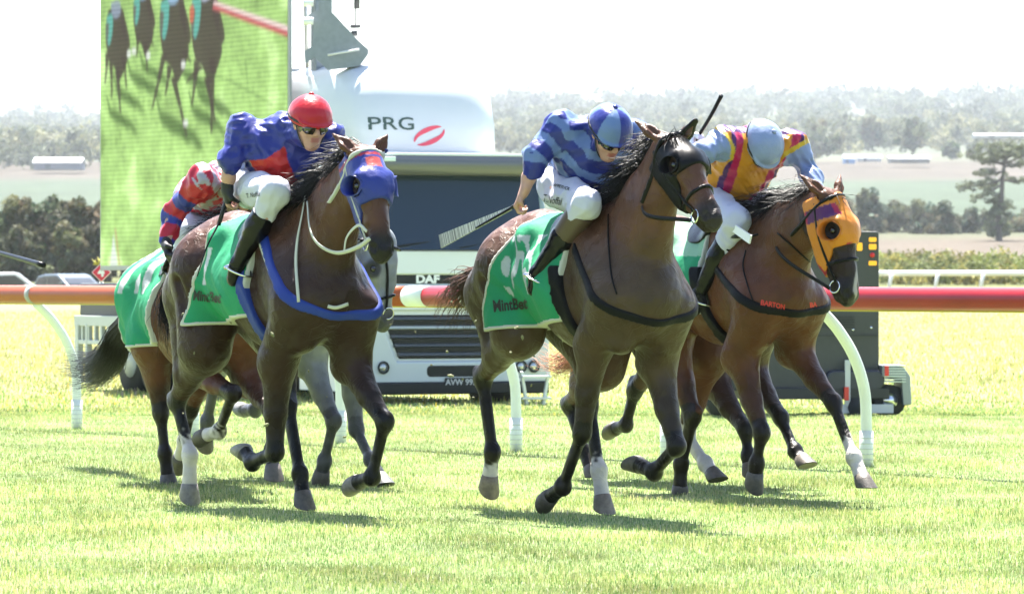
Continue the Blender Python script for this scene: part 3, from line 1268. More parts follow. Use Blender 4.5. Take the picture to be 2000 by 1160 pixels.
    ty = (av - neck) @ sp
    tz = (av - neck) @ fw
    cols = silks(av, tx, ty, tz, arm_t(av), J)
    Q.jacket = link_mesh('jacket', av - O, af, silk('racing_silks_%d' % seed), root, True, cols)
    Q.jbvh = bvh_of(av, af)
    # ------------ breeches
    C = Field(lo, hi, h)
    C.cone(pel - sp * .02, pel + sp * .10, .142, .130, .05, fw, .9)
    for k, s in sides:
        hip = J['hip' + k]
        C.cone(hip, hip * .5 + J['kn' + k] * .5, .108, .092, .05)
        C.cone(hip * .5 + J['kn' + k] * .5, J['kn' + k], .092, .075, .03)
        C.cone(J['kn' + k], J['kn' + k] * .66 + J['an' + k] * .34, .074, .062, .03)
    C.wrinkle(.009, seed + 7, 24.)
    C.wrinkle(.004, seed + 17, 44., (1, 1, 1.5), 3)
    cv, cf = C.mesh()
    cv = relax(cv, cf, 1, .3)
    Q.breeches = link_mesh('breeches', cv - O, cf, M_BREECH, root, True)
    Q.cbvh = bvh_of(cv, cf)
    # ------------ boots, one each
    for k, s in sides:
        kn, an, to = J['kn' + k], J['an' + k], J['to' + k]
        D = Field(np.minimum.reduce([kn, an, to]) - .13, np.maximum.reduce([kn, an, to]) + .13, h * .8)
        t0 = .30
        top = kn * (1 - t0) + an * t0
        ft = nrm(to - an)
        sh = nrm(an - kn)
        D.cone(top, kn * .5 + an * .5, .066, .063, .02)
        D.cone(kn * .5 + an * .5, an, .063, .042, .03)
        D.cone(an + sh * .02, to - ft * .02, .040, .035, .03)
        D.cone(an - ft * .035 + sh * .045, an + sh * .04, .033, .034, .02)
        D.cone(to - ft * .06, to, .034, .028, .02)
        dn = nrm(sh - ft * (sh @ ft))
        D.wrinkle(.0022, seed + 3, 40., (.3, .3, 1.4))
        ax2 = D.axes()
        cc = to + dn * .032
        sole = (ax2[0] - cc[0]) * dn[0] + (ax2[1] - cc[1]) * dn[1] + (ax2[2] - cc[2]) * dn[2]
        near_foot = np.sqrt((ax2[0] - to[0]) ** 2 + (ax2[1] - to[1]) ** 2 + (ax2[2] - to[2]) ** 2) - .30
        D.d = np.maximum(D.d, np.where(near_foot < 0, sole, -1))
        ctop = -((ax2[0] - top[0]) * sh[0] + (ax2[1] - top[1]) * sh[1] + (ax2[2] - top[2]) * sh[2])
        D.d = np.maximum(D.d, ctop)
        bv, bf = D.mesh()
        bo = link_mesh('boot', bv - O, bf, M_BOOT, root, True)
        if boots_top:
            E = D.clone(10.)
            E.cone(kn * .86 + an * .14, kn * .56 + an * .44, .074, .067, .02)
            tp = kn * .9 + an * .1
            E.d = np.maximum(E.d, -((ax2[0] - tp[0]) * sh[0] + (ax2[1] - tp[1]) * sh[1] + (ax2[2] - tp[2]) * sh[2]))
            tp = kn * .56 + an * .44
            E.d = np.maximum(E.d, ((ax2[0] - tp[0]) * sh[0] + (ax2[1] - tp[1]) * sh[1] + (ax2[2] - tp[2]) * sh[2]))
            ev, ef = E.mesh()
            link_mesh('boot_top', ev - O, ef, boots_top, bo, True)
        # stirrup iron
        mb = MB()
        c = to - ft * .075 + dn * .034
        sd = nrm(np.cross(ft, dn))
        arch = [c + sd * .055, c + sd * .06 - dn * .05, c + sd * .04 - dn * .11, c - dn * .135, c - sd * .04 - dn * .11, c - sd * .06 - dn * .05, c - sd * .055]
        mb.tube([p - O for p in smooth_poly(arch, 4)], .006, 6)
        mb.tube([c + sd * .06 - O, c - sd * .06 - O], .012, 6)
        so_ = mb.build('stirrup', M_STEEL, root, True)
        mb = MB()
        mb.tube([c - dn * .13 - O, (c - dn * .13) * .5 + J['strap' + k] * .5 + V(0, .02 * s, 0) - O, J['strap' + k] - O], .012, 6, flat=.4)
        mb.build('stirrup_leather', M_LEATHER, root, True)
    # ------------ gloves
    if gloves:
        for k, s in sides:
            w, hd = J['wr' + k], J['hd' + k]
            fd = nrm(hd - w)
            G = Field(np.minimum(w, w + fd * .16) - .12, np.maximum(w, w + fd * .16) + .12, .0055)
            fing_curl(G, w, fd, J['pd' + k], J['hold' + k], h)
            G.cone(w - fd * .06, w + fd * .01, .032, .030, .015)
            ax3 = G.axes()
            G.d = G.d - .003
            gcut = -((ax3[0] - w[0]) * fd[0] + (ax3[1] - w[1]) * fd[1] + (ax3[2] - w[2]) * fd[2]) - .035
            G.d = np.maximum(G.d, gcut)
            if gloves == 'fingerless':
                kk = w + fd * .066
                G.d = np.maximum(G.d, ((ax3[0] - kk[0]) * fd[0] + (ax3[1] - kk[1]) * fd[1] + (ax3[2] - kk[2]) * fd[2]) - .012)
            gv, gf = G.mesh()
            link_mesh('glove', gv - O, gf, M_WHITE if gloves == 'white' else M_GLOVE, root, True)
    # ------------ helmet with its cover, band, peak
    hc2 = hp(-.005, 0, .035)
    Hf = Field(hc - .26, hc + .26, .006)
    Hf.ell(hc2, (.130, .112, .118), (hf, hl, hu), .0)
    Hf.cone(hp(-.06, 0, .01), hp(-.05, 0, .03), .10, .10, .03)
    Hf.wrinkle(.0022, seed + 11, 26.)
    ax4 = Hf.axes()
    def hz(c0, e):
        return (ax4[0] - c0[0]) * e[0] + (ax4[1] - c0[1]) * e[1] + (ax4[2] - c0[2]) * e[2]
    cut = hp(0, 0, .012)
    ce = nrm(hu + .18 * hf)
    Hf.d = np.maximum(Hf.d, -hz(cut, ce))
    inner = Hf.clone(10.)
    inner.ell(hc2, (.108, .092, .10), (hf, hl, hu), .0)
    Hf.d = np.maximum(Hf.d, -inner.d)
    shellF = Hf.d.copy()
    pk = Hf.clone(10.)
    pk.ell(hp(.075, 0, .024), (.068, .092, .070), (nrm(hf - .25 * hu), hl, nrm(hu + .25 * hf)), 0)
    band = hz(hp(.085, 0, .026), nrm(hu + .28 * hf))
    pk.d = np.maximum(pk.d, np.abs(band) - .006)
    pk.d = np.maximum(pk.d, -hz(hp(.055, 0, 0), hf))
    pk.d = np.maximum(pk.d, -inner.d)
    a_, k_ = Hf.d, .012
    hh = np.maximum(k_ - np.abs(a_ - pk.d), 0) / k_
    Hf.d = np.minimum(a_, pk.d) - hh * hh * k_ * .25
    hv, hfac = Hf.mesh()
    hv = relax(hv, hfac, 1, .3)
    rel = hv - hc2
    hcol = helmet(hv, rel @ hf, rel @ hl, rel @ hu)
    Q.helmet = link_mesh('helmet', hv - O, hfac, silk('helmet_cover_%d' % seed, .32), root, True, hcol)
    bandF = Hf.clone()
    bandF.d = np.maximum(shellF - .004, np.abs(hz(hp(0, 0, .034), ce)) - .0075)
    bv, bf = bandF.mesh()
    link_mesh('helmet_band', bv - O, bf, M_BAND, Q.helmet, True)
    mb = MB()
    mb.tube([hc2 + hu * .118 - hf * .015 - O, hc2 + hu * .128 - hf * .015 - O], [.016, .009], 10)
    mb.build('button', mat('helmet_button', tuple(float(q) for q in np.median(hcol, axis=0)), .4), Q.helmet, True)
    # ------------ goggles
    Gf = Field(hc - .16, hc + .16, .0055)
    Gf.ell(hp(.012, 0, .004), (.108, .080, .10), (hf, hl, hu), 0)
    Gf.cone(hp(.085, -.034, -.006), hp(.085, .034, -.006), .034, .034, .01, hu, .85)
    ax4 = Gf.axes()
    lim = np.maximum(np.abs(hz(hp(0, 0, -.010), hu)) - .028, -hz(hp(.035, 0, 0), hf))
    Gf.d = np.maximum(Gf.d, lim)
    nose = Gf.clone(10.)
    nose.cone(hp(.09, 0, -.04), hp(.12, 0, -.012), .022, .014, 0)
    Gf.d = np.maximum(Gf.d, -nose.d)
    gv, gf = Gf.mesh()
    gg = link_mesh('goggles', gv - O, gf, M_LENS, root, True)
    mb = MB()
    st = []
    for i in range(21):
        w = math.pi * (.28 + i / 20 * 1.44)
        st.append(hp(.0 + .112 * math.cos(w), .096 * math.sin(w), .006) - O)
    mb.tube(st, .010, 6, flat=.35, ref=hu)
    mb.build('goggle_strap', M_BAND, gg, True)
    # chin strap
    mb = MB()
    st = [hp(.01, -.088, .02), hp(.03, -.070, -.06), hp(.045, -.03, -.122), hp(.045, .03, -.122), hp(.03, .070, -.06), hp(.01, .088, .02)]
    mb.tube([p - O for p in smooth_poly(st, 5)], .007, 5, flat=.4)
    mb.build('chin_strap', M_BAND, Q.helmet, True)
    Q.O = O
    return Q

def whip(fr, pts, label, rad=(.009, .007, .004), flap=None, m=None, name='riding_whip', handle=.16):
    """pts in local coordinates from the grip to the tip"""
    pts = [np.asarray(p, dtype=float) for p in pts]
    O = pts[0]
    root = empty(name, tuple(fr.to_world(O[None])[0]), fr.rz)
    tag(root, label, 'whip', 'riding whips')
    L = np.linalg.norm(pts[-1] - pts[0])
    ps = smooth_poly(pts, 8)
    mb = MB()
    mb.tube([p - O for p in ps], list(np.linspace(rad[0], rad[2], len(ps))), 8)
    mb.build('shaft', m or M_LEATHER, root, True)
    mb = MB()
    e = nrm(pts[1] - pts[0])
    mb.tube([-e * .02, e * handle], [.0125, .011], 10)
    mb.tube([-e * .035, -e * .018], [.016, .015], 10)
    mb.build('grip', M_GLOVE, root, True)
    return root, O
# ------------------------------------------------------------------ ground: one sheet to the horizon
_zprof = [(0, 0), (44, 0), (50, -.06), (56, -.09), (80, 0), (150, .25), (280, .5), (350, 1.75), (430, 2.4), (620, 5.6), (850, 11.), (1000, 15.5), (1400, 29.), (1700, 41.), (2400, 66), (3200, 100), (3900, 136), (4600, 148), (6000, 120), (15000, 60)]
def gz(d, x=0.):
    z = np.interp(d, [p[0] for p in _zprof], [p[1] for p in _zprof])
    u = x / (d * .1 + 1e-6)          # -1 .. 1 across the picture
    far = np.clip((d - 1500) / 2000, 0, 1)
    z = z * (1 + far * (.030 * np.sin(u * 2.2 + .8) + .05 * np.clip(u, -1, 1.4) ) - far * .05)
    z = z + np.where(d < 46, .012 * np.sin(x * 1.7 + d * .9) * np.sin(d * .6), 0)
    return z

def build_ground():
    rows = np.concatenate([np.arange(8, 60, .5), np.arange(60, 300, 6), np.arange(300, 1000, 20), np.arange(1000, 5000, 60), np.arange(5000, 15001, 1000)])
    U = np.linspace(-1, 1, 81)
    hw = np.maximum(rows * .35, 25)
    X = U[None, :] * hw[:, None]
    D = np.repeat(rows[:, None], len(U), 1)
    Z = gz(D, X)
    vs = np.stack([X, D, Z], -1).reshape(-1, 3)
    nr, nc = X.shape
    i = np.arange(nr * nc).reshape(nr, nc)
    fs = np.stack([i[:-1, :-1], i[:-1, 1:], i[1:, 1:], i[1:, :-1]], -1).reshape(-1, 4)
    m = bpy.data.materials.new('ground')
    m.use_nodes = True
    n, l = m.node_tree.nodes, m.node_tree.links
    b = n['Principled BSDF']
    b.inputs['Roughness'].default_value = .9
    b.inputs['Specular IOR Level'].default_value = .1
    g = n.new('ShaderNodeNewGeometry')
    sx = n.new('ShaderNodeSeparateXYZ')
    l.new(g.outputs['Position'], sx.inputs[0])
    nz = n.new('ShaderNodeTexNoise')
    nz.inputs['Scale'].default_value = .012
    nz.inputs['Detail'].default_value = 3
    l.new(g.outputs['Position'], nz.inputs['Vector'])
    ad = n.new('ShaderNodeMath')            # wobble the field edges
    ad.operation = 'MULTIPLY_ADD'
    ad.inputs[1].default_value = .12
    ad.inputs[2].default_value = .94
    l.new(nz.outputs[0], ad.inputs[0])
    mu = n.new('ShaderNodeMath')
    mu.operation = 'MULTIPLY'
    l.new(sx.outputs['Y'], mu.inputs[0])
    l.new(ad.outputs[0], mu.inputs[1])
    lg = n.new('ShaderNodeMath')
    lg.operation = 'LOGARITHM'
    lg.inputs[1].default_value = 10
    l.new(mu.outputs[0], lg.inputs[0])
    mr = n.new('ShaderNodeMapRange')
    mr.inputs[1].default_value = 1.
    mr.inputs[2].default_value = 4.
    l.new(lg.outputs[0], mr.inputs[0])
    cr = n.new('ShaderNodeValToRGB')
    e = cr.color_ramp.elements
    stops = [(8, (.14, .19, .07)), (44, (.15, .20, .075)), (56, (.18, .205, .075)), (120, (.185, .18, .072)), (280, (.14, .135, .055)), (300, (.08, .09, .035)), (400, (.08, .08, .04)),
             (440, (.072, .058, .043)), (640, (.070, .056, .041)), (700, (.06, .065, .036)), (860, (.055, .072, .042)), (930, (.034, .050, .029)),
             (1330, (.034, .048, .028)), (1420, (.052, .043, .033)), (1660, (.052, .043, .032)), (1760, (.062, .068, .042)), (2100, (.05, .058, .038)), (3000, (.05, .058, .036))]
    def pos(d):
        return (math.log10(d) - 1) / 3
    e[0].position = 0
    e[0].color = (*stops[0][1], 1)
    e[1].position = pos(stops[1][0])
    e[1].color = (*stops[1][1], 1)
    for d, c in stops[2:]:
        q = e.new(pos(d))
        q.color = (*c, 1)
    l.new(mr.outputs[0], cr.inputs[0])
    # patchiness at three sizes
    prev = cr.outputs[0]
    for sc, amt, st in ((9., .35, (1, .5, 1)), (1.1, .25, (1, .35, 1)), (.05, .22, (1, .3, 1))):
        mp = n.new('ShaderNodeMapping')
        mp.inputs['Scale'].default_value = st
        l.new(g.outputs['Position'], mp.inputs[0])
        z = n.new('ShaderNodeTexNoise')
        z.inputs['Scale'].default_value = sc
        z.inputs['Detail'].default_value = 5
        z.inputs['Roughness'].default_value = .65
        l.new(mp.outputs[0], z.inputs['Vector'])
        r_ = n.new('ShaderNodeMapRange')
        r_.inputs[1].default_value = .3
        r_.inputs[2].default_value = .7
        r_.inputs[3].default_value = 1 - amt
        r_.inputs[4].default_value = 1 + amt
        l.new(z.outputs[0], r_.inputs[0])
        mx = n.new('ShaderNodeMix')
        mx.data_type = 'RGBA'
        mx.blend_type = 'MULTIPLY'
        mx.inputs[0].default_value = 1
        l.new(prev, mx.inputs[6])
        cb = n.new('ShaderNodeCombineColor')
        for i_ in range(3):
            l.new(r_.outputs[0], cb.inputs[i_])
        l.new(cb.outputs[0], mx.inputs[7])
        prev = mx.outputs[2]
    l.new(prev, b.inputs['Base Color'])
    o = link_mesh('ground', vs, fs, m, None, True)
    tag(o, kind='structure')

def blades(name, n, d0, d1, hmin, hmax, wid, seed, palette, power=1.0, near=None, tr=.45, extra=None, xk=.76, lean=.5):
    """a sward of single grass blades, one mesh"""
    rs = np.random.RandomState(seed)
    d = d0 + (d1 - d0) * rs.rand(n) ** power
    x = (rs.rand(n) * 2 - 1) * d * .1016 * xk * 2
    z = gz(d, x)
    # clumps
    cl = np.sin(x * 5.1 + 1.7 * np.sin(d * 2.3)) * np.sin(d * 3.7 + 1.3 * np.sin(x * 3.1)) + .7 * np.sin(x * 1.3 + d * .8) * np.sin(d * .9 - x * .4)
    patch = np.sin(x * 1.9 + 2.1 * np.sin(d * .87 + .5)) * np.sin(d * 1.31 + 1.4 * np.sin(x * 1.7)) + .6 * np.sin(x * 4.9 - d * 2.1) * np.sin(d * 2.9 + x * 1.6)
    hgt = (hmin + (hmax - hmin) * rs.rand(n) ** 1.6) * (1 + .3 * np.clip(cl, -1, 1))
    if near is not None:
        hgt *= np.clip(.35 + (d - d0) / 30., .35, 1)
    an = rs.rand(n) * 6.283
    w = wid * (.6 + .8 * rs.rand(n))
    ln = rs.rand(n) * lean
    la = rs.rand(n) * 6.283
    px, py = np.cos(an) * w, np.sin(an) * w
    lx, ly = np.cos(la) * ln * hgt, np.sin(la) * ln * hgt
    vs = np.zeros((n, 4, 3), dtype=np.float32)
    vs[:, 0] = np.stack([x - px, d - py, z - .01], 1)
    vs[:, 1] = np.stack([x + px, d + py, z - .01], 1)
    vs[:, 2] = np.stack([x + px * .5 + lx, d + py * .5 + ly, z + hgt], 1)
    vs[:, 3] = np.stack([x - px * .3 + lx * 1.1, d - py * .3 + ly * 1.1, z + hgt * .96], 1)
    fs = np.arange(n * 4).reshape(n, 4)
    pal = np.array(palette)
    ci = (rs.rand(n) * len(pal)).astype(int)
    col = pal[ci].astype(float)
    if near is not None:
        q = (rs.rand(n) > (d - d0) / 24.)
        col[q] = np.array(near)[ci[q] % len(near)]
    col = col * (.8 + .4 * rs.rand(n))[:, None]
    t = np.clip(.5 + .4 * cl, 0, 1)[:, None]
    col = col * (1 - t) + col * np.array((1.12, 1.0, .85)) * t
    col = col * (1 + .25 * np.clip(patch, -1.2, 1))[:, None] * np.where(patch[:, None] > .75, np.array((1.12, 1.0, 1.15)), 1.)
    fl = (d < 24) & (rs.rand(n) < .10 * np.clip(patch + .2, 0, 1))
    col[fl] = np.array((.42, .38, .30)) * (.7 + .6 * rs.rand(fl.sum()))[:, None]
    if extra:
        k = rs.rand(n) < extra[0]
        col[k] = np.array(extra[1])[(rs.rand(k.sum()) * len(extra[1])).astype(int)]
    cols = np.repeat(col, 4, 0)
    m = mat(name, (.2, .25, .05), .6, attr='col', trans=tr, spec=.3)
    o = link_mesh(name, vs.reshape(-1, 3), fs, m, None, True, cols)
    tag(o, kind='stuff')
    return o

# ------------------------------------------------------------------ running rail
RP = [np.array(at(px, py, gnd_d(py))) for px, py in ((-95, 822), (150, 838), (378, 850), (665, 864), (1008, 882), (1302, 897), (1692, 913))]
r0, r1 = RP[1], RP[6]
RDIR = nrm((r1 - r0) * V(1, 1, 0))
RIN = V(-RDIR[1] * -1, RDIR[0] * -1, 0)     # to the track side
if RIN[1] > 0:
    RIN = -RIN
def build_rail():
    m_red = mat('red_rail_plastic', (.27, .009, .012), .3, spec=.3, var=.12, vscale=3)
    m_or = mat('orange_rail_plastic', (.30, .062, .012), .3, spec=.3, var=.1, vscale=3)
    m_wh = mat('rail_post_plastic', (.66, .68, .62), .45, var=.05, vscale=6)
    base = r0 * V(1, 1, 0)
    def pt(s):
        return base + RDIR * s + RIN * .40 + V(0, 0, 1.105)
    def s_at(px):
        best = min(np.arange(-10, 30, .02), key=lambda s: abs((pt(s)[0] / pt(s)[1]) * FPX + 1000 - px))
        return float(best)
    cuts = [-9., s_at(822), 22.]
    o = empty('running_rail', tuple(pt(cuts[0])))
    oo = pt(cuts[0])
    tag(o, 'orange and red tubular plastic running rail along the grass track', 'rail')
    for i, (a, b, mm) in enumerate(((cuts[0], cuts[1] - .16, m_or), (cuts[1] + .10, cuts[2], m_red))):
        mb = MB()
        n = 24
        sec = []
        pts = [pt(a + (b - a) * j / n) - oo for j in range(n + 1)]
        mb.tube(pts, .074, 18)
        mb.build('rail_tube', mm, o, True)
    mb = MB()
    mb.tube([pt(cuts[1] - .16) - oo, pt(cuts[1] + .10) - oo], .077, 18)
    mb.build('joint_sleeve', m_wh, o, True)
    # thin yellow drip edge under the rail
    mb = MB()
    mb.tube([pt(cuts[0]) - oo - V(0, 0, .075), pt(cuts[2]) - oo - V(0, 0, .075)], .008, 8)
    mb.build('cable', mat('cable_sheath', (.45, .36, .05), .5), o, True)
    for p in RP[1:]:
        q = p * V(1, 1, 0) + RIN * .40 + V(0, 0, 1.105) - oo
        mb = MB()
        mb.tube([q - RDIR * .035, q + RDIR * .035], .0765, 18)
        mb.build('bracket', mat('bracket_grey', (.30, .29, .27), .5), o, True)
    names = ['leftmost white curved rail post, beside the dark tail', 'white curved rail post partly behind the bay hind leg', 'white curved rail post behind the grey foreleg',
             'white curved rail post in front of the truck bumper', 'white curved rail post behind the dark foreleg', 'white curved rail post in front of the dark generator trailer']
    for i, p in enumerate(RP[1:]):
        r = empty('rail_post', tuple(p * V(1, 1, 0)))
        tag(r, names[i], 'post', 'posts of the running rail')
        cv = [V(0, 0, -.05), V(0, 0, .25), V(0, 0, .5) + RIN * .015, V(0, 0, .72) + RIN * .10, V(0, 0, .90) + RIN * .235, V(0, 0, 1.035) + RIN * .385]
        mb = MB()
        mb.tube(smooth_poly(cv, 6), .037, 14)
        mb.build('curved_tube', m_wh, r, True)
        mb = MB()
        mb.tube([V(0, 0, -.02), V(0, 0, .24)], .045, 14)
        mb.build('ground_sleeve', m_wh, r, True)
        mb = MB()
        for q in range(5):
            mb.tube([V(0, 0, .05 + q * .035), V(0, 0, .056 + q * .035)], .0465, 14)
        mb.build('slot', mat('slot_shade', (.5, .52, .49), .7), r, True)

# ------------------------------------------------------------------ truck
def rrect(w, h, r, n=6, cx=0, cz=0):
    out = []
    for qx, qz, a0 in ((1, 1, 0), (-1, 1, 90), (-1, -1, 180), (1, -1, 270)):
        for i in range(n + 1):
            a = R(a0 + 90 * i / n)
            out.append((cx + qx * (w / 2 - r) + r * math.cos(a), cz + qz * (h / 2 - r) + r * math.sin(a)))
    return out

def loft(mb, rings, cap=True):
    n = len(rings[0])
    vs = [p for r_ in rings for p in r_]
    fs = []
    for i in range(len(rings) - 1):
        for j in range(n):
            j2 = (j + 1) % n
            fs.append((i * n + j, i * n + j2, (i + 1) * n + j2, (i + 1) * n + j))
    if cap:
        fs.append(tuple(range(n))[::-1])
        fs.append(tuple((len(rings) - 1) * n + j for j in range(n)))
    mb.add(vs, fs)

def build_truck():
    phi = 26.
    d = 53.
    k = FPX / d
    X = (884 - 1000) / k
    z0 = -.09
    t = empty('screen_truck', (X, d, z0), R(phi))
    tag(t, 'white cab truck carrying a tall video screen, seen between the horses', 'truck')
    wht = mat('truck_white_paint', (.62, .65, .66), .22, coat=.5)
    grey = mat('truck_grey_trim', (.34, .37, .39), .4)
    dark = mat('truck_black_plastic', (.007, .008, .010), .45, spec=.3)
    glass = mat('windscreen_glass', (.014, .026, .055), .10, spec=.25)
    def z(y):
        return (790 - y) / k
    hw = 1.115
    def slabp(zb, zt, w, y, dep, r=.04, name='panel', m=wht, cx=0, bev=.02):
        mb = MB()
        mb.prism(rrect(w, zt - zb, min(r, (zt - zb) / 2.01), 5, cx, (zt + zb) / 2), y, y + dep)
        return mb.build(name, m, t, False, bev)
    # cab body behind the front panels
    mb = MB()
    rings = []
    for zz, w, yf in ((z(765), 2.20, .02), (z(590), 2.22, 0), (z(488), 2.22, .02), (z(345), 2.12, .20), (z(304), 2.06, .34)):
        ring = []
        for px, py in rrect(w, 1.62, .16, 5):
            ring.append((px, py + .81 + yf * .5, zz))
        rings.append(ring)
    loft(mb, rings)
    mb.build('cab', wht, t, True, .015)
    # windscreen, tilted back
    mb = MB()
    zb, zt = z(488), z(342)
    rings = []
    for yy, zz, w in ((-.065, zb, 2.14), (.03, zt, 2.04)):
        rings.append((yy, zz, w))
    vs, fs = [], []
    N = 12
    for yy, zz, w in rings:
        for i in range(N + 1):
            u = i / N * 2 - 1
            vs.append((u * w / 2, yy + .035 * u * u, zz))
    for i in range(N):
        fs.append((i, i + 1, N + 2 + i, N + 1 + i))
    nb = len(vs)
    vs += [(a, b + .03, c) for a, b, c in vs]
    fs += [tuple(q + nb for q in f)[::-1] for f in fs]
    mb.add(vs, fs)
    ws = mb.build('windscreen', glass, t, True)
    for sx in (-1, 1):
        mb = MB()
        mb.tube([(sx * 1.09, .0, zb), (sx * 1.04, .10, zt)], .045, 8)
        mb.build('pillar', mat('truck_pillar', (.25, .31, .33), .3), t, True)
    for a, b in (((-.75, -.055, zb + .02), (.1, -.03, zb + .14)), ((.05, -.055, zb + .02), (.86, -.02, zb + .15))):
        mb = MB()
        mb.tube([a, b], .012, 6)
        mb.build('wiper', dark, t, True)
    # sun visor: half round dark tube with pale top
    mb = MB()
    pr = []
    for i in range(9):
        w = R(-100 + 200 * i / 8)
        pr.append((-.14 - .13 * math.cos(w), z(322) + .12 * math.sin(w)))
    pr += [(.05, z(303)), (.05, z(343))]
    mb.prism_x(pr, -1.10, 1.10)
    vz = mb.build('sun_visor', mat('visor_acrylic', (.10, .10, .11), .25, coat=.3), t, False, .015)
    mb = MB()
    mb.box((0, -.10, z(303)), (2.16, .26, .03))
    mb.build('visor_rim', wht, vz, False, .008)
    for sx in (-.86, .97):
        mb = MB()
        mb.box((sx, -.255, z(313)), (.16, .04, .05))
        mb.build('marker_lamp', mat('marker_glass', (.6, .7, .68), .15), vz, False, .008)
    # front panels
    slabp(z(536), z(489), 2.16, -.035, .10, .05, 'front_panel', wht)
    slabp(z(554), z(537), 2.16, -.015, .10, .02, 'badge_strip', dark)
    slabp(z(606), z(556), 2.18, -.04, .10, .05, 'headlight_panel', wht)
    vs, fs = text_verts('DAF', .115, .006)
    link_mesh('badge', [(x * 1.25 - .30, -.022, y + z(545.5)) for x, y, _ in vs], fs, M_WHITEINK, t, False)
    # grille
    mb = MB()
    zb, zt = z(700), z(614)
    mb.prism([(-.62, zb), (.62, zb), (.82, zt), (-.82, zt)], -.01, .06)
    g = mb.build('grille', dark, t, False, .015)
    for i in range(5):
        zz = zb + .05 + (zt - zb - .06) * i / 4.3
        w = .62 + .2 * (zz - zb) / (zt - zb)
        mb = MB()
        mb.prism_x([(-.05, zz - .012), (.01, zz - .03), (.02, zz + .022), (-.045, zz + .010)], -w, w)
        mb.build('slat', mat('grille_slat', (.05, .055, .065), .35) if i not in (3,) else grey, g, False)
    # bumper: lower white mass wrapping the grille
    mb = MB()
    mb.prism([(-1.11, z(748)), (1.11, z(748)), (1.12, z(610)), (.86, z(612)), (.66, z(704)), (-.66, z(704)), (-.86, z(612)), (-1.12, z(610))], -.055, .12)
    bp = mb.build('bumper', mat('bumper_paint', (.46, .50, .52), .3, coat=.3), t, False, .03, 3)
    slabp(z(736), z(712), .78, -.062, .04, .05, 'bumper_slot', dark, .06)
    for cx in (-.83, .77, .92):
        mb = MB()
        mb.disc((cx, -.06, z(716)), .058, (0, -1, 0), 18, .03)
        q = mb.build('fog_lamp', mat('lamp_chrome', (.45, .47, .48), .15, .6), t, True)
        mb = MB()
        mb.ring((cx, -.075, z(716)), .058, .010)
        mb.build('lamp_ring', dark, q, True)
    mb = MB()
    mb.box((0, .02, z(757)), (2.2, .2, .13))
    mb.build('lower_bumper', dark, t, False, .02)
    mb = MB()
    mb.prism(rrect(.36, .098, .012, 3, .06, z(746)), -.082, -.06)
    pl = mb.build('number_plate', dark, t)
    vs, fs = text_verts('AVW 993', .088, .002)
    link_mesh('plate_lettering', [(x + .06, -.085, y + z(746)) for x, y, _ in vs], fs, mat('plate_print', (.5, .5, .48), .5), pl, False)
    # mudguard and front axle
    for sx in (-1, 1):
        mb = MB()
        c = V(sx * .93, .95, .27)
        mb.tube([c - V(.14, 0, 0), c + V(.14, 0, 0)], .36, 26)
        w = mb.build('wheel', mat('tyre_rubber', (.02, .02, .02), .8), t, True)
        mb = MB()
        mb.disc(c + V(sx * .142, 0, 0), .2, (1, 0, 0), 18, .02)
        mb.build('rim', grey, w, True)
    # door and window on the side that faces left
    mb = MB()
    mb.prism_x([(.22, z(480)), (1.2, z(480)), (1.2, z(350)), (.38, z(350))], -1.115, -1.06)
    mb.build('side_window', glass, t, False, .01)
    mb = MB()
    mb.box((-1.16, .5, z(600)), (.02, .95, 1.0))
    mb.build('door', wht, t, False, .01)
    # mirrors
    for sx in (-1,):
        mb = MB()
        mb.box((sx * 1.3, .05, z(420)), (.2, .12, .42))
        mb.build('mirror', dark, t, False, .04)
    # roof wind deflector
    mb = MB()
    rings = []
    prof = [(.52, z(304), 1.56), (.48, z(290), 1.66), (.50, z(240), 1.66), (.58, z(185), 1.64), (.72, z(145), 1.60), (.90, z(124), 1.56), (1.3, z(112), 1.50), (2.2, z(108), 1.46)]
    for yf, zz, w in prof:
        pass
    M_ = 14
    vs, fs = [], []
    for yf, zz, w in prof:
        for i in range(M_ + 1):
            u = i / M_ * 2 - 1
            e = abs(u) ** 5
            vs.append((u * w / 2, yf + .20 * e + .05 * u * u, zz - (.10 * e if zz > z(150) else 0)))
    K = M_ + 1
    for r_ in range(len(prof) - 1):
        for i in range(M_):
            fs.append((r_ * K + i, r_ * K + i + 1, (r_ + 1) * K + i + 1, (r_ + 1) * K + i))
    mb.add(vs, fs)
    # closed sides running back along the roof
    for sx, col in ((-1, 0), (1, M_)):
        pf = [vs[r_ * K + col] for r_ in range(len(prof))]
        back = [(sx * .80, 3.4, p[2]) for p in pf]
        sv = pf + back
        nn = len(pf)
        sf = [(i, i + 1, nn + i + 1, nn + i) for i in range(nn - 1)]
        mb.add(sv, sf)
    bk = [(-.80, 3.4, z(304)), (.80, 3.4, z(304)), (.80, 3.4, z(112)), (-.80, 3.4, z(112))]
    mb.add(bk, [(0, 1, 2, 3)])
    o = mb.build('roof_fairing', mat('fairing_white', (.52, .54, .57), .3, coat=.2), t, True)
    md = o.modifiers.new('weld', 'WELD')
    md.merge_threshold = .01
    md = o.modifiers.new('sub', 'BEVEL')
    md.width = .05
    md.segments = 3
    md.limit_method = 'ANGLE'
    md.angle_limit = R(50)
    # lettering on the fairing: find its surface along y
    dg = bpy.context.evaluated_depsgraph_get()
    dg.update()
    ev = o.evaluated_get(dg)
    me = ev.to_mesh()
    bv = BVHTree.FromPolygons([tuple(v.co) for v in me.vertices], [tuple(p.vertices) for p in me.polygons])
    ev.to_mesh_clear()
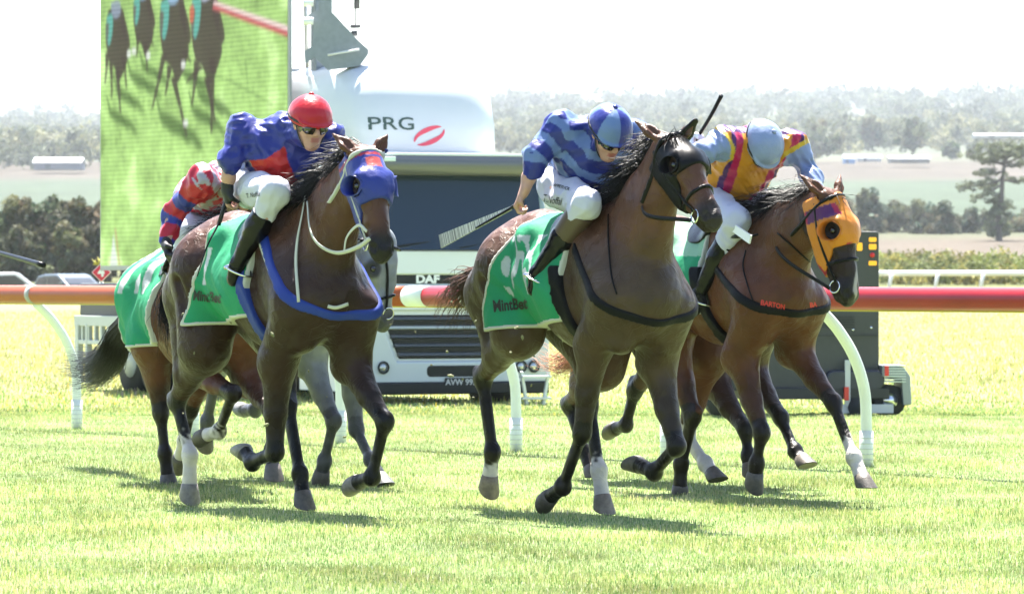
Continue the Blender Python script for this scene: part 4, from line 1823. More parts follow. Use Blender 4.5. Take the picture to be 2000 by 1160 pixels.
    def stick(name, vs, fs, m):
        out = []
        for x, zz in vs:
            h_ = bv.ray_cast(Vector((x, -3, zz)), Vector((0, 1, 0)))
            out.append((x, (h_[0].y if h_[0] is not None else .1) - .006, zz))
        return link_mesh(name, out, fs, m, o, False)
    cph = math.cos(R(phi))
    def lx(px):
        return (px - 884) / k / cph
    vs, fs = text_verts('PRG', .19, .002)
    stick('lettering', [(x * 1.45 + lx(808), y + z(241)) for x, y, _ in vs], fs, mat('letter_green_black', (.04, .07, .06), .5))
    # swirl of two crescents
    def crescent(flip):
        pts = []
        N = 20
        for i in range(N + 1):
            a = R(42 + 160 * i / N)
            pts.append((.185 * math.cos(a), .105 * math.sin(a)))
        inner = []
        for i in range(N + 1):
            a = R(42 + 160 * i / N)
            g_ = .002 + .060 * math.sin(math.pi * min(1, i / N)) ** .7
            inner.append(((.185 - g_ * 1.1) * math.cos(a), (.105 - g_) * math.sin(a)))
        vs = pts + inner
        fs = [(i, i + 1, N + 2 + i, N + 1 + i) for i in range(N)]
        s_ = -1 if flip else 1
        rot = R(-12)
        q = []
        for x, y in vs:
            x, y = x * s_, y * s_
            q.append((x * math.cos(rot) - y * math.sin(rot) + lx(877), x * math.sin(rot) * -1 + y * math.cos(rot) + z(263)))
        return q, fs
    for fl in (False, True):
        q, fs = crescent(fl)
        stick('swirl', q, fs, mat('swirl_red', (.62, .06, .10), .5))
    # chassis and bed behind the cab
    mb = MB()
    mb.box((0, 4.6, .55), (1.9, 6.0, .35))
    mb.build('chassis', dark, t, False, .02)
    mb = MB()
    mb.box((-.0, 4.9, 1.02), (2.2, 6.2, .50))
    mb.build('flatbed', mat('bed_dark_grey', (.035, .038, .04), .5), t, False, .02)
    for yy in (4.9, 5.9, 6.6):
        for sx in (-1, 1):
            mb = MB()
            c = V(sx * .88, yy, .38)
            mb.tube([c - V(.13, 0, 0), c + V(.13, 0, 0)], .40, 22)
            w = mb.build('wheel', mat('tyre_rubber', (.02, .02, .02), .8), t, True)
            mb = MB()
            mb.disc(c + V(sx * .132, 0, 0), .2, (1, 0, 0), 16, .02)
            mb.build('rim', grey, w, True)
    # slotted guard rail at the tail
    mb = MB()
    gx = -1.16
    mb.box((gx, 7.2, .83), (.06, 1.5, .12))
    mb.box((gx, 7.2, .58), (.06, 1.5, .05))
    for i in range(8):
        mb.box((gx, 6.48 + i * .205, .70), (.05, .05, .22))
    mb.box((gx, 7.86, .45), (.07, .10, .7))
    mb.box((gx, 7.55, .45), (.07, .06, .7))
    mb.build('side_guard', mat('guard_grey', (.42, .45, .43), .5), t, False, .006)
    # screen, standing above the bed
    global Y0
    Y0 = 2.05
    sw, sh = 5.6, 5.0
    zb = 1.42
    mb = MB()
    mb.box((-1.0 + .038, Y0 + sw / 2, zb + sh / 2), (.036, sw, sh), None)
    sc = mb.build('video_screen', mat('screen_case', (.30, .31, .31), .5), t, False, .01)
    build_picture(sc, sw, sh, zb)
    # mast with plates and lamps at the screen's near end
    mg = mat('mast_grey', (.20, .22, .25), .5, .2, var=.1)
    mb = MB()
    mb.box((-.66, 1.98, zb + 3.4), (.14, .14, 3.6))
    ms = mb.build('mast', mg, t, False, .01)
    build_mast(t, ms, mg, k, phi)
    return t

def build_picture(parent, sw, sh, zb):
    """what the screen shows: a soft video picture of horses seen from above on bright turf, on the screen's face"""
    NU, NV = 360, 330
    tb = 1 - (519 - 0) / (FPX / 57.) / sh * 1.0
    U, Vv = np.meshgrid((np.arange(NU) + .5) / NU, (np.arange(NV) + .5) / NV)
    PX = 192 + 397 * U
    PY = (Vv - tb) / (1 - tb) * 519
    rs = np.random.RandomState(4)
    def blur(a, n):
        for _ in range(2):
            for ax_ in (0, 1):
                k = 2 * n + 1
                pad = [(0, 0)] * a.ndim
                pad[ax_] = (n + 1, n)
                c = np.cumsum(np.pad(a, pad, mode='edge'), axis=ax_)
                sl1, sl0 = [slice(None)] * a.ndim, [slice(None)] * a.ndim
                sl1[ax_] = slice(k, None)
                sl0[ax_] = slice(0, -k)
                a = (c[tuple(sl1)] - c[tuple(sl0)]) / k
        return a
    img = np.zeros((NV, NU, 3)) + np.array((.29, .46, .15))
    n1 = blur(rs.rand(NV, NU), 2)
    n2 = blur(rs.rand(NV, NU), 9)
    n1 = (n1 - n1.mean()) / n1.std()
    n2 = (n2 - n2.mean()) / n2.std()
    img *= (1 + .06 * n1 + .10 * n2)[..., None]
    img += np.clip(n2 - 1.0, 0, 1)[..., None] * np.array((.10, .10, .08))
    img *= (1.12 - .22 * np.clip((300 - PY) / 300, 0, 1))[..., None]
    def inside(poly):
        m = np.zeros(PX.shape, dtype=bool)
        n = len(poly)
        for i in range(n):
            x0, y0 = poly[i]
            x1, y1 = poly[(i + 1) % n]
            if y0 == y1:
                continue
            c = ((PY < y0) != (PY < y1)) & (PX < (x1 - x0) * (PY - y0) / (y1 - y0) + x0)
            m ^= c
        return m.astype(float)
    def paint(poly, col, al=1., soft=1, smooth=True):
        ps = [tuple(p) for p in smooth_poly([np.array(p, dtype=float) for p in poly + poly[:1]], 5)[:-1]] if smooth else poly
        m = blur(inside(ps), soft) * al
        img[:] = img * (1 - m[..., None]) + np.array(col) * m[..., None]
    def line(p, q, w0, w1, col, al=1., soft=1):
        d = np.array(q, float) - np.array(p, float)
        nx = np.array((-d[1], d[0])) / (np.hypot(*d) + 1e-6)
        paint([tuple(np.array(p) + nx * w0), tuple(np.array(q) + nx * w1), tuple(np.array(q) - nx * w1), tuple(np.array(p) - nx * w0)], col, al, soft, False)
    shd, dk, br = (.062, .115, .035), (.060, .048, .038), (.11, .065, .045)
    def shadow(x, y, s=1., dx=1.):
        s = s * 1.15
        B = [(0, 0), (14, 4), (34, 18), (52, 30), (62, 46), (68, 60), (58, 55), (50, 46), (44, 50), (36, 40), (22, 34), (8, 22), (2, 12)]
        paint([(x + px * s * dx, y + py * s) for px, py in B], shd, .85, 2)
        line((x + 4, y + 4), (x - 4 * s, y - 26 * s), 2.5, 1.5, shd, .7)
        line((x + 40 * s, y + 40 * s), (x + 30 * s, y + 16 * s), 2.5, 1.5, shd, .6)
    for x, y, q in ((210, 192, .85), (322, 206, 1.25), (226, 150, .85), (392, 200, .95), (405, 170, 1.), (284, 104, .8), (256, 118, .95), (372, 124, .9)):
        shadow(x, y, q)
    def horse(x, y, s, legs, jk, cl):
        s = s * 1.2
        y = y - 4
        B = [(-16, -60), (16, -60), (24, -20), (26, 10), (30, 40), (24, 62), (18, 78), (8, 92), (2, 74), (-4, 60), (-14, 50), (-20, 20), (-22, -20)]
        paint([(x + a_ * s, y + b_ * s) for a_, b_ in B], dk, .96, 1)
        paint([(x + a_ * s, y + b_ * s) for a_, b_ in ((14, -50), (24, -30), (32, 0), (34, 22), (28, 30), (22, 8), (14, -20))], dk, .96, 1)
        for (ax_, ay), (bx, by) in legs:
            line((x + ax_ * s, y + ay * s), (x + (ax_ * .5 + bx * .5) * s + 1, y + (ay + by) / 2 * s), 5 * s, 3 * s, dk, .95)
            line((x + (ax_ * .5 + bx * .5) * s + 1, y + (ay + by) / 2 * s), (x + bx * s, y + by * s), 3 * s, 1.6 * s, dk, .9)
        paint([(x + a_ * s, y + b_ * s) for a_, b_ in ((-20, -46), (-6, -50), (-7, -10), (-14, 16), (-21, 0))], cl, .9, 1)
        paint([(x + a_ * s, y + b_ * s) for a_, b_ in ((-10, -75), (10, -75), (12, -48), (0, -40), (-8, -50))], jk, .9, 1)
        paint([(x + a_ * s, y + b_ * s) for a_, b_ in ((-22, -30), (-15, -30), (-17, 0), (-20, 20))], br, .8, 1)
        img[:] = np.clip(img, 0, 1)
    teal = (.10, .34, .28)
    horse(286, 18, .72, [((-10, 40), (-14, 92)), ((8, 60), (14, 130)), ((18, 50), (30, 70))], (.16, .26, .34), teal)
    horse(226, 52, .82, [((-10, 50), (-8, 128)), ((4, 70), (12, 160)), ((18, 40), (26, 110)), ((-18, 30), (-24, 96))], (.20, .24, .30), teal)
    horse(352, 48, 1., [((2, 80), (26, 182)), ((-14, 40), (-36, 130)), ((-4, 60), (-12, 110)), ((20, 40), (34, 60))], (.22, .34, .46), teal)
    horse(420, 52, 1.05, [((4, 78), (18, 150)), ((-12, 50), (-20, 120)), ((14, 50), (12, 168)), ((-4, 60), (-30, 84))], (.30, .34, .42), teal)
    paint([(389, 6), (398, 2), (398, 32), (390, 36)], (.42, .12, .07), .9, 1)
    for x, y in ((381, 234), (376, 118), (257, 84), (268, 80), (300, 92)):
        paint([(x - 4, y - 6), (x + 4, y - 6), (x + 4, y + 6), (x - 4, y + 6)], (.55, .58, .54), .9, 1)
    line((440, 8), (600, 82), 7, 8, (.40, .10, .10), 1.)
    line((440, 2), (600, 74), 3, 4, (.62, .52, .50), 1.)
    line((420, 140), (470, 156), 1.5, 1.5, shd, .7)
    line((470, 156), (560, 212), 1.5, 1.5, shd, .7)
    line((505, 120), (510, 172), 1.5, 1.2, shd, .4)
    paint([(214, 519), (222, 452), (232, 519)], (.55, .6, .56), .9, 1, False)
    line((226, 440), (236, 519), 1.6, 1.6, (.40, .26, .16), .9)
    n3 = rs.rand(NV, NU)
    img *= (1 + .10 * (n3 - .5))[..., None]
    img = np.clip(img, 0, 1)
    x0 = -1.0 + .02 - .004
    vs = np.stack([np.full(U.shape, x0), Y0 + .03 + (sw - .06) * (1 - U), zb + .05 + (sh - .1) * (1 - Vv)], -1).reshape(-1, 3)
    i = np.arange(NU * NV).reshape(NV, NU)
    fs = np.stack([i[:-1, :-1], i[1:, :-1], i[1:, 1:], i[:-1, 1:]], -1).reshape(-1, 4)
    m = mat('screen_picture', (0, 0, 0), .7, spec=.05)
    n, l = m.node_tree.nodes, m.node_tree.links
    bs = n['Principled BSDF']
    at_ = n.new('ShaderNodeAttribute')
    at_.attribute_name = 'col'
    l.new(at_.outputs['Color'], bs.inputs['Emission Color'])
    tc = n.new('ShaderNodeTexCoord')
    sx = n.new('ShaderNodeSeparateXYZ')
    l.new(tc.outputs['Object'], sx.inputs[0])
    sn = n.new('ShaderNodeMath')
    sn.operation = 'MULTIPLY'
    sn.inputs[1].default_value = 2 * math.pi / .052
    l.new(sx.outputs['Z'], sn.inputs[0])
    si = n.new('ShaderNodeMath')
    si.operation = 'SINE'
    l.new(sn.outputs[0], si.inputs[0])
    ml = n.new('ShaderNodeMath')
    ml.operation = 'MULTIPLY_ADD'
    ml.inputs[1].default_value = .032
    ml.inputs[2].default_value = .285
    l.new(si.outputs[0], ml.inputs[0])
    l.new(ml.outputs[0], bs.inputs['Emission Strength'])
    link_mesh('picture', vs, fs, m, parent, True, img.reshape(-1, 3))

def build_mast(t, ms, mg, k, phi):
    # crooked steel lifting plate beside the screen
    Mi = Matrix.Rotation(R(-phi), 3, 'Z')
    def loc(px, py, d=53.7):
        p = at(px, py, d) - Vector(t.location)
        return Mi @ p
    poly = [(622, -60), (648, -60), (648, 25), (656, 32), (670, 48), (682, 60), (698, 78), (719, 97), (719, 106), (702, 130), (640, 137), (614, 112), (596, 124), (594, 100), (612, 90), (612, 40), (600, 30), (622, 20)]
    pts = [loc(*p) for p in poly]
    nrm_ = (Mi @ Vector((0, 1, 0)))
    mb = MB()
    n = len(pts)
    vs = pts + [p + nrm_ * .12 for p in pts]
    fs = [tuple(range(n)), tuple(range(2 * n - 1, n - 1, -1))] + [(i, i + n, (i + 1) % n + n, (i + 1) % n) for i in range(n)]
    mb.add(vs, fs)
    mb.build('lifting_plate', mg, ms, False)
    mb = MB()
    mb.tube([loc(640, 108, 53.6), loc(662, 104, 53.6), loc(702, 97, 53.6)], .012, 6)
    mb.build('hose', mat('mast_hose', (.55, .55, .55), .4), ms, True)
    wl = mat('mast_lamp', (.7, .7, .7), .4)
    for y in (6, 42):
        mb = MB()
        mb.tube([loc(592, y, 53.6), loc(612, y, 53.6)], .04, 10)
        mb.build('bracket', wl, ms, True)
    mb = MB()
    mb.tube([loc(697, -40, 54.8), loc(697, 18, 54.8)], .035, 8)
    mb.tube([loc(694, 18, 54.8), loc(694, 52, 54.8)], .008, 6)
    mb.tube([loc(684, 52, 54.8), loc(704, 52, 54.8)], .02, 6)
    mb.tube([loc(686, 66, 54.8), loc(698, 66, 54.8)], .03, 6)
    mb.build('rigging', mat('rigging_dark', (.05, .05, .05), .5), ms, True)
    # steel rack down the screen's near edge
    mb = MB()
    mb.tube([loc(594, -60, 54.9), loc(600, 135, 54.9)], .022, 8)
    mb.build('edge_rail', mat('rail_alloy', (.45, .45, .42), .4, .6), ms, True)

def build_step():
    d = 52.
    r = empty('folding_step', tuple(at(1045, 785, d)), R(20))
    m = mat('step_alloy', (.5, .54, .56), .35, .5)
    for sx in (-.12, .12):
        mb = MB()
        mb.box((sx, 0, .14), (.03, .04, .36), (0, R(10 if sx > 0 else -10), 0))
        mb.build('leg', m, r, False, .004)
    for z_ in (.04, .26):
        mb = MB()
        mb.box((0, 0, z_), (.32, .12, .025))
        mb.build('tread', m, r, False, .004)
    tag(r, 'small alloy folding step standing on grass beside the truck bumper', 'step')

def build_generator():
    d = 45.7
    k = FPX / d
    t = empty('generator_trailer', tuple(at(1615, 812, d)), R(8))
    tag(t, 'charcoal generator trailer with orange lamps behind the chestnut horse', 'trailer')
    m = mat('charcoal_canopy', (.035, .035, .033), .5, var=.1)
    dk = mat('trailer_black', (.015, .015, .016), .5)
    z = lambda y: (812 - y) / k
    x = lambda px: (px - 1615) / k
    mb = MB()
    mb.prism(rrect(x(1719) - x(1380), z(452) - z(762), .03, 4, (x(1719) + x(1380)) / 2, (z(452) + z(762)) / 2), 0, 1.3)
    c = mb.build('canopy', m, t, False, .012)
    mb = MB()
    mb.box((x(1600), -.008, z(655)), (x(1717) - x(1482), .02, .010))
    mb.build('panel_seam', dk, c)
    mb = MB()
    for i in range(5):
        mb.box((x(1637), -.006, z(619 + i * 5)), (.30, .02, .008))
    mb.build('louvre', dk, c)
    for px, py in ((1597, 644), (1667, 644), (1703, 640), (1703, 600), (1680, 600)):
        mb = MB()
        mb.disc((x(px), -.004, z(py)), .012, (0, -1, 0), 10, .012)
        mb.build('bolt', M_STEEL, c, True)
    am = mat('amber_lens', (.75, .33, .01), .3, emit=(1, .45, .02), emitk=.12)
    for px, py, w, h_ in ((1706, 468, 15, 9), (1706, 482, 15, 11), (1706, 514, 16, 9), (1680, 482, 11, 16)):
        mb = MB()
        mb.prism(rrect(w / k, h_ / k, .01, 3, x(px), z(py)), -.012, .01)
        mb.build('amber_lamp', am, c, False, .003)
    mb = MB()
    mb.disc((x(1705), -.006, z(498)), .022, (0, -1, 0), 14, .03)
    mb.build('red_lamp', mat('red_lens', (.6, .02, .02), .3), c, True)
    mb = MB()
    mb.box((x(1590), .35, z(768)), (1.35, .9, .10))
    mb.build('chassis', dk, t, False, .01)
    mb = MB()
    mb.prism(rrect(x(1726) - x(1610), .18, .08, 5, x(1668), z(742)), -.10, .2)
    mb.build('fuel_box', mat('trailer_blue_black', (.018, .02, .032), .35), t, False, .02)
    # fender over the wheel
    mb = MB()
    pr = [(x(1720), z(712)), (x(1762), z(716)), (x(1776), z(735)), (x(1779), z(790)), (x(1762), z(792)), (x(1758), z(740)), (x(1720), z(736))]
    mb.prism(pr, -.12, .24)
    fe = mb.build('fender', mat('fender_alloy', (.22, .24, .25), .35, .5), t, False, .012)
    mb = MB()
    for i in range(7):
        mb.box((x(1745), .06, z(714 + i * 5.2)), (.20, .38, .008))
    mb.build('tread_plate', mat('tread_alloy', (.5, .55, .53), .35, .6), fe, False)
    mb = MB()
    cw = V(x(1738), .05, z(782))
    mb.tube([cw - V(0, .12, 0), cw + V(0, .12, 0)], .145, 20)
    w = mb.build('wheel', mat('tyre_rubber', (.02, .02, .02), .8), t, True)
    mb = MB()
    mb.disc(cw - V(0, .125, 0), .07, (0, 1, 0), 14, .01)
    mb.build('rim', M_STEEL, w, True)
    rl = mat('tail_lens', (.62, .03, .02), .3)
    for px, py, w_, h_ in ((1648, 768, 9, 26), (1728, 724, 8, 20), (1668, 712, 12, 6)):
        mb = MB()
        mb.box((x(px), -.13, z(py)), (w_ / k, .03, h_ / k))
        mb.build('tail_lamp', rl, t, False, .003)
    mb = MB()
    mb.box((x(1652), -.09, z(748)), (.05, .03, .42))
    mb.box((x(1690), -.05, z(798)), (.5, .08, .08))
    mb.build('jockey_leg', mat('leg_grey', (.5, .5, .48), .4), t, False, .004)
    mb = MB()
    cw = V(x(1672), -.02, z(795))
    mb.tube([cw - V(0, .1, 0), cw + V(0, .1, 0)], .09, 18)
    mb.build('wheel', mat('tyre_rubber', (.02, .02, .02), .8), t, True)
    mb = MB()
    cw = V(x(1400), -.02, z(785))
    mb.tube([cw - V(0, .1, 0), cw + V(0, .1, 0)], .12, 18)
    mb.build('wheel', mat('tyre_rubber', (.02, .02, .02), .8), t, True)
# ------------------------------------------------------------------ far background
def leaf_cards(rs, centers, radii, per, size, flat=1.):
    """random leaf clumps round the given centres; returns vertices, faces"""
    c = np.repeat(centers, per, 0)
    r = np.repeat(radii, per, 0)
    n = len(c)
    v = rs.normal(size=(n, 3))
    v /= np.linalg.norm(v, axis=1)[:, None]
    p = c + v * r[:, None] * (.35 + .65 * rs.rand(n) ** .5)[:, None] * np.array((1, 1, flat))
    a = rs.normal(size=(n, 3))
    a /= np.linalg.norm(a, axis=1)[:, None]
    b = np.cross(a, rs.normal(size=(n, 3)))
    b /= np.linalg.norm(b, axis=1)[:, None]
    s = size * (.5 + rs.rand(n))
    a *= s[:, None]
    b *= (s * .7)[:, None]
    vs = np.stack([p - a, p + b * .8, p + a, p - b * .8], 1)
    return vs.reshape(-1, 3), np.arange(n * 4).reshape(n, 4)

def crown_clumps(rs, w, hgt, n, z0, taper=.6):
    """clump centres filling an uneven crown, in local coordinates with the ground at 0"""
    C, Rr = [], []
    lob = [(rs.normal() * .28, rs.normal() * .28, rs.rand() * .8 + .1, .45 + .4 * rs.rand()) for _ in range(max(4, n // 5))]
    for i in range(n):
        lx, ly, lz, lr = lob[rs.randint(len(lob))]
        q = rs.normal(size=3)
        q = q / np.linalg.norm(q) * lr * rs.rand() ** .4
        x, y, z = lx + q[0] * .75, ly + q[1] * .75, np.clip(lz + q[2] * .4, 0, 1)
        sc = 1 - taper * abs(z - .4) ** 1.5
        if rs.rand() < .22:
            sc *= 1.25
            z = min(1.04, z + .10 * rs.rand())
        C.append((x * w * .5 * sc * 1.2, y * w * .5 * sc * 1.2, z0 + z * (hgt - z0)))
        Rr.append(w * (.09 + .08 * rs.rand()))
    return np.array(C), np.array(Rr)

def foliage_mat(name, tr=.35):
    return mat(name, (.08, .1, .04), .7, attr='col', trans=tr, spec=.2)

def trunk_limbs(rs, hgt, r, C, nl=5):
    mb = MB()
    top = V(rs.normal() * .03 * hgt, rs.normal() * .03 * hgt, hgt * .72)
    mb.tube([V(0, 0, -.3), V(0, 0, hgt * .15), top * .55, top], [r * 1.3, r, r * .7, r * .25], 8)
    for i in range(nl):
        c = C[rs.randint(len(C))]
        t = .3 + .4 * rs.rand()
        p0 = top * t
        mb.tube([p0, (p0 + c) * .5 + V(0, 0, .05 * hgt), c], [r * .45, r * .28, r * .08], 6)
    return mb

M_BARK = mat('bark', (.10, .085, .07), .9, var=.3, vscale=3)
def make_tree(name, label, px, py, d, hgt, w, colr, seed, nc=34, per=70, size=.22, z0=.1, group=None, taper=.6, fol=None):
    rs = np.random.RandomState(seed)
    p = at(px, py, d)
    o = empty(name, tuple(p))
    tag(o, label, 'tree', group)
    C, Rr = crown_clumps(rs, w, hgt, nc, z0 * hgt, taper)
    vs, fs = leaf_cards(rs, C, Rr, per, size)
    cc = np.repeat(np.array(colr) * (.55 + .9 * rs.rand(len(C)))[:, None] * (1 + .15 * rs.normal(size=(len(C), 3)) * np.array((1, .3, .6))), per * 4, 0)
    cc = np.clip(cc * np.repeat(.75 + .5 * rs.rand(len(C) * per), 4)[:, None], .005, 1)
    trunk_limbs(rs, hgt, .035 * hgt * .6, C).build('trunk', M_BARK, o, True)
    link_mesh('crown', vs, fs, fol or foliage_mat(name + '_leaves'), o, True, cc)
    return o

def make_pine():
    rs = np.random.RandomState(5)
    d = 640.
    k = FPX / d
    o = empty('pine_tree', tuple(at(1952, 470, d)))
    tag(o, 'tall open pine tree with tiered flat boughs standing in front of the pale fields', 'tree')
    L = lambda px, py: V((px - 1952) / k, 0, (470 - py) / k)
    mb = MB()
    tr = [L(1952, 478), L(1950, 430), L(1956, 385), L(1958, 350), L(1962, 318), L(1965, 285)]
    mb.tube(smooth_poly(tr, 4), list(np.linspace(.42, .16, 21)), 8)
    C, Rr = [], []
    boughs = [((1958, 352), (1880, 366), 1.2), ((1957, 360), (1905, 390), .8), ((1958, 352), (2010, 352), 1.0), ((1960, 335), (1905, 338), 1.2), ((1962, 322), (1915, 305), 1.5), ((1962, 320), (1890, 300), 1.1), ((1964, 310), (1935, 284), 1.5), ((1964, 310), (1968, 282), 1.6), ((1964, 312), (1995, 287), 1.6), ((1964, 318), (2030, 290), 1.5), ((1962, 325), (2010, 318), 1.1),
              ((1958, 345), (1930, 372), .9), ((1955, 385), (1935, 395), .9), ((1955, 395), (1968, 405), 1.2), ((1953, 415), (1942, 425), 1.5), ((1952, 435), (1962, 440), 1.7), ((1952, 450), (1948, 455), 1.9), ((1953, 400), (1948, 412), 1.3)]
    for a, b, r in boughs:
        p, q = L(*a), L(*b)
        q = q + V(0, rs.normal() * 1.5, 0)
        mid = (p + q) / 2 + V(0, 0, -.15)
        mb.tube([p, mid, q], [.16, .11, .04], 6)
        n = int(10 * r) + 6
        for i in range(n):
            t = .35 + .65 * rs.rand()
            c = p * (1 - t) + q * t + rs.normal(size=3) * V(.55, .9, .22) * r
            C.append(c)
            Rr.append(.35 + .35 * rs.rand())
    C, Rr = np.array(C), np.array(Rr)
    per = 44
    vs, fs = leaf_cards(rs, C, Rr, per, .15, .6)
    cc = np.repeat(np.array((.135, .155, .085)) * (.6 + .8 * rs.rand(len(C)))[:, None], per * 4, 0)
    mb.build('trunk', M_BARK, o, True)
    link_mesh('crown', vs, fs, foliage_mat('pine_needles', .25), o, True, cc)

def wood(name, n, dr, ur, seed, hr, wr, colr, per=26, nc=9, size=.9, dpow=1.):
    """a far-off wood that reads as one mass"""
    rs = np.random.RandomState(seed)
    VS, CS = [], []
    fol = 0
    for i in range(n):
        d = dr[0] + (dr[1] - dr[0]) * rs.rand() ** dpow
        px = ur[0] + (ur[1] - ur[0]) * rs.rand()
        x = (px - 1000) / FPX * d
        z = float(gz(d, x))
        h_ = hr[0] + (hr[1] - hr[0]) * rs.rand()
        w = (wr[0] + (wr[1] - wr[0]) * rs.rand())
        C, Rr = crown_clumps(rs, w, h_, nc, h_ * .05, .5)
        C = C + V(x, d, z)
        vs, fs = leaf_cards(rs, C, Rr * 1.35, per, size)
        c = np.array(colr[rs.randint(len(colr))]) * (.8 + .4 * rs.rand())
        cc = np.repeat(c * (.6 + .8 * rs.rand(nc))[:, None], per * 4, 0)
        VS.append(vs)
        CS.append(cc)
    VS, CS = np.concatenate(VS), np.concatenate(CS)
    o = link_mesh(name, VS, np.arange(len(VS)).reshape(-1, 4), foliage_mat(name + '_leaves', .3), None, True, CS)
    tag(o, kind='stuff')

def make_car(label, px, py_roof, d, rz, paint, suv=True):
    k = FPX / d
    L, Wd, Ht = (4.5, 1.85, 1.68) if suv else (4.1, 1.75, 1.48)
    p = at(px, py_roof, d)
    o = empty('parked_car', (p.x, d, p.z - Ht), R(rz))
    tag(o, label, 'car')
    if suv:
        pr = [(-2.2, .35), (-2.25, .9), (-2.1, 1.0), (-1.95, 1.6), (-1.6, 1.67), (.1, 1.68), (.35, 1.62), (1.0, 1.08), (1.95, .95), (2.22, .75), (2.24, .35)]
        win = [(-1.85, 1.05), (-1.75, 1.52), (.15, 1.55), (.80, 1.08)]
    else:
        pr = [(-1.95, .32), (-2.02, .8), (-1.9, 1.0), (-1.5, 1.38), (-1.0, 1.47), (-.1, 1.48), (.2, 1.42), (.95, .98), (1.8, .82), (2.04, .62), (2.05, .32)]
        win = [(-1.7, 1.02), (-1.3, 1.34), (.05, 1.38), (.78, .98)]
    mb = MB()
    mb.prism(pr, -Wd / 2, Wd / 2)
    b = mb.build('body', mat('car_paint', paint, .25, coat=.8), o, False, .09, 3)
    gl = mat('car_glass', (.02, .025, .03), .05, spec=.8)
    for s in (-1, 1):
        mb = MB()
        mb.prism([(win[0][0], win[0][1]), (win[1][0], win[1][1]), (-.75, win[1][1] + .01), (-.75, win[0][1])], s * (Wd / 2 + .004) - .004, s * (Wd / 2 + .004) + .004)
        mb.prism([(-.68, win[0][1]), (-.68, win[1][1] + .01), win[2], win[3]], s * (Wd / 2 + .004) - .004, s * (Wd / 2 + .004) + .004)
        mb.build('side_window', gl, o)
    for (xa, za), (xb, zb) in (((pr[6][0] + .06, pr[6][1] - .06), (pr[7][0] - .04, pr[7][1] + .05)), ((pr[3][0] + .0, pr[3][1] - .04), (pr[2][0], pr[2][1] + .06))):
        mb = MB()
        off = .03 if xa > 0 or xb > 0 else -.03
        hw = Wd / 2 - .16
        mb.add([(xa + off, -hw, za), (xa + off, hw, za), (xb + off, hw, zb), (xb + off, -hw, zb)], [(0, 1, 2, 3)])
        mb.build('windscreen', gl, o)
    for s in (-1, 1):
        for xx in (-1.3, 1.3):
            mb = MB()
            c = V(xx, s * (Wd / 2 - .08), .32)
            mb.tube([c - V(0, .1, 0), c + V(0, .1, 0)], .32, 18)
            w = mb.build('wheel', mat('tyre_rubber', (.02, .02, .02), .8), o, True)
            mb = MB()
            mb.disc(c + V(0, s * .102, 0), .19, (0, 1, 0), 14, .01)
            mb.build('rim', M_STEEL, w, True)
        mb = MB()
        mb.box((pr[-2][0] - .08, s * (Wd / 2 - .28), .74), (.18, .34, .16))
        mb.build('headlight', mat('headlight_glass', (.6, .62, .62), .1), o, False, .02)
        mb = MB()
        mb.box((.62, s * (Wd / 2 + .09), 1.05), (.12, .18, .14))
        mb.build('mirror', b.data.materials[0], o, False, .03)
    return o

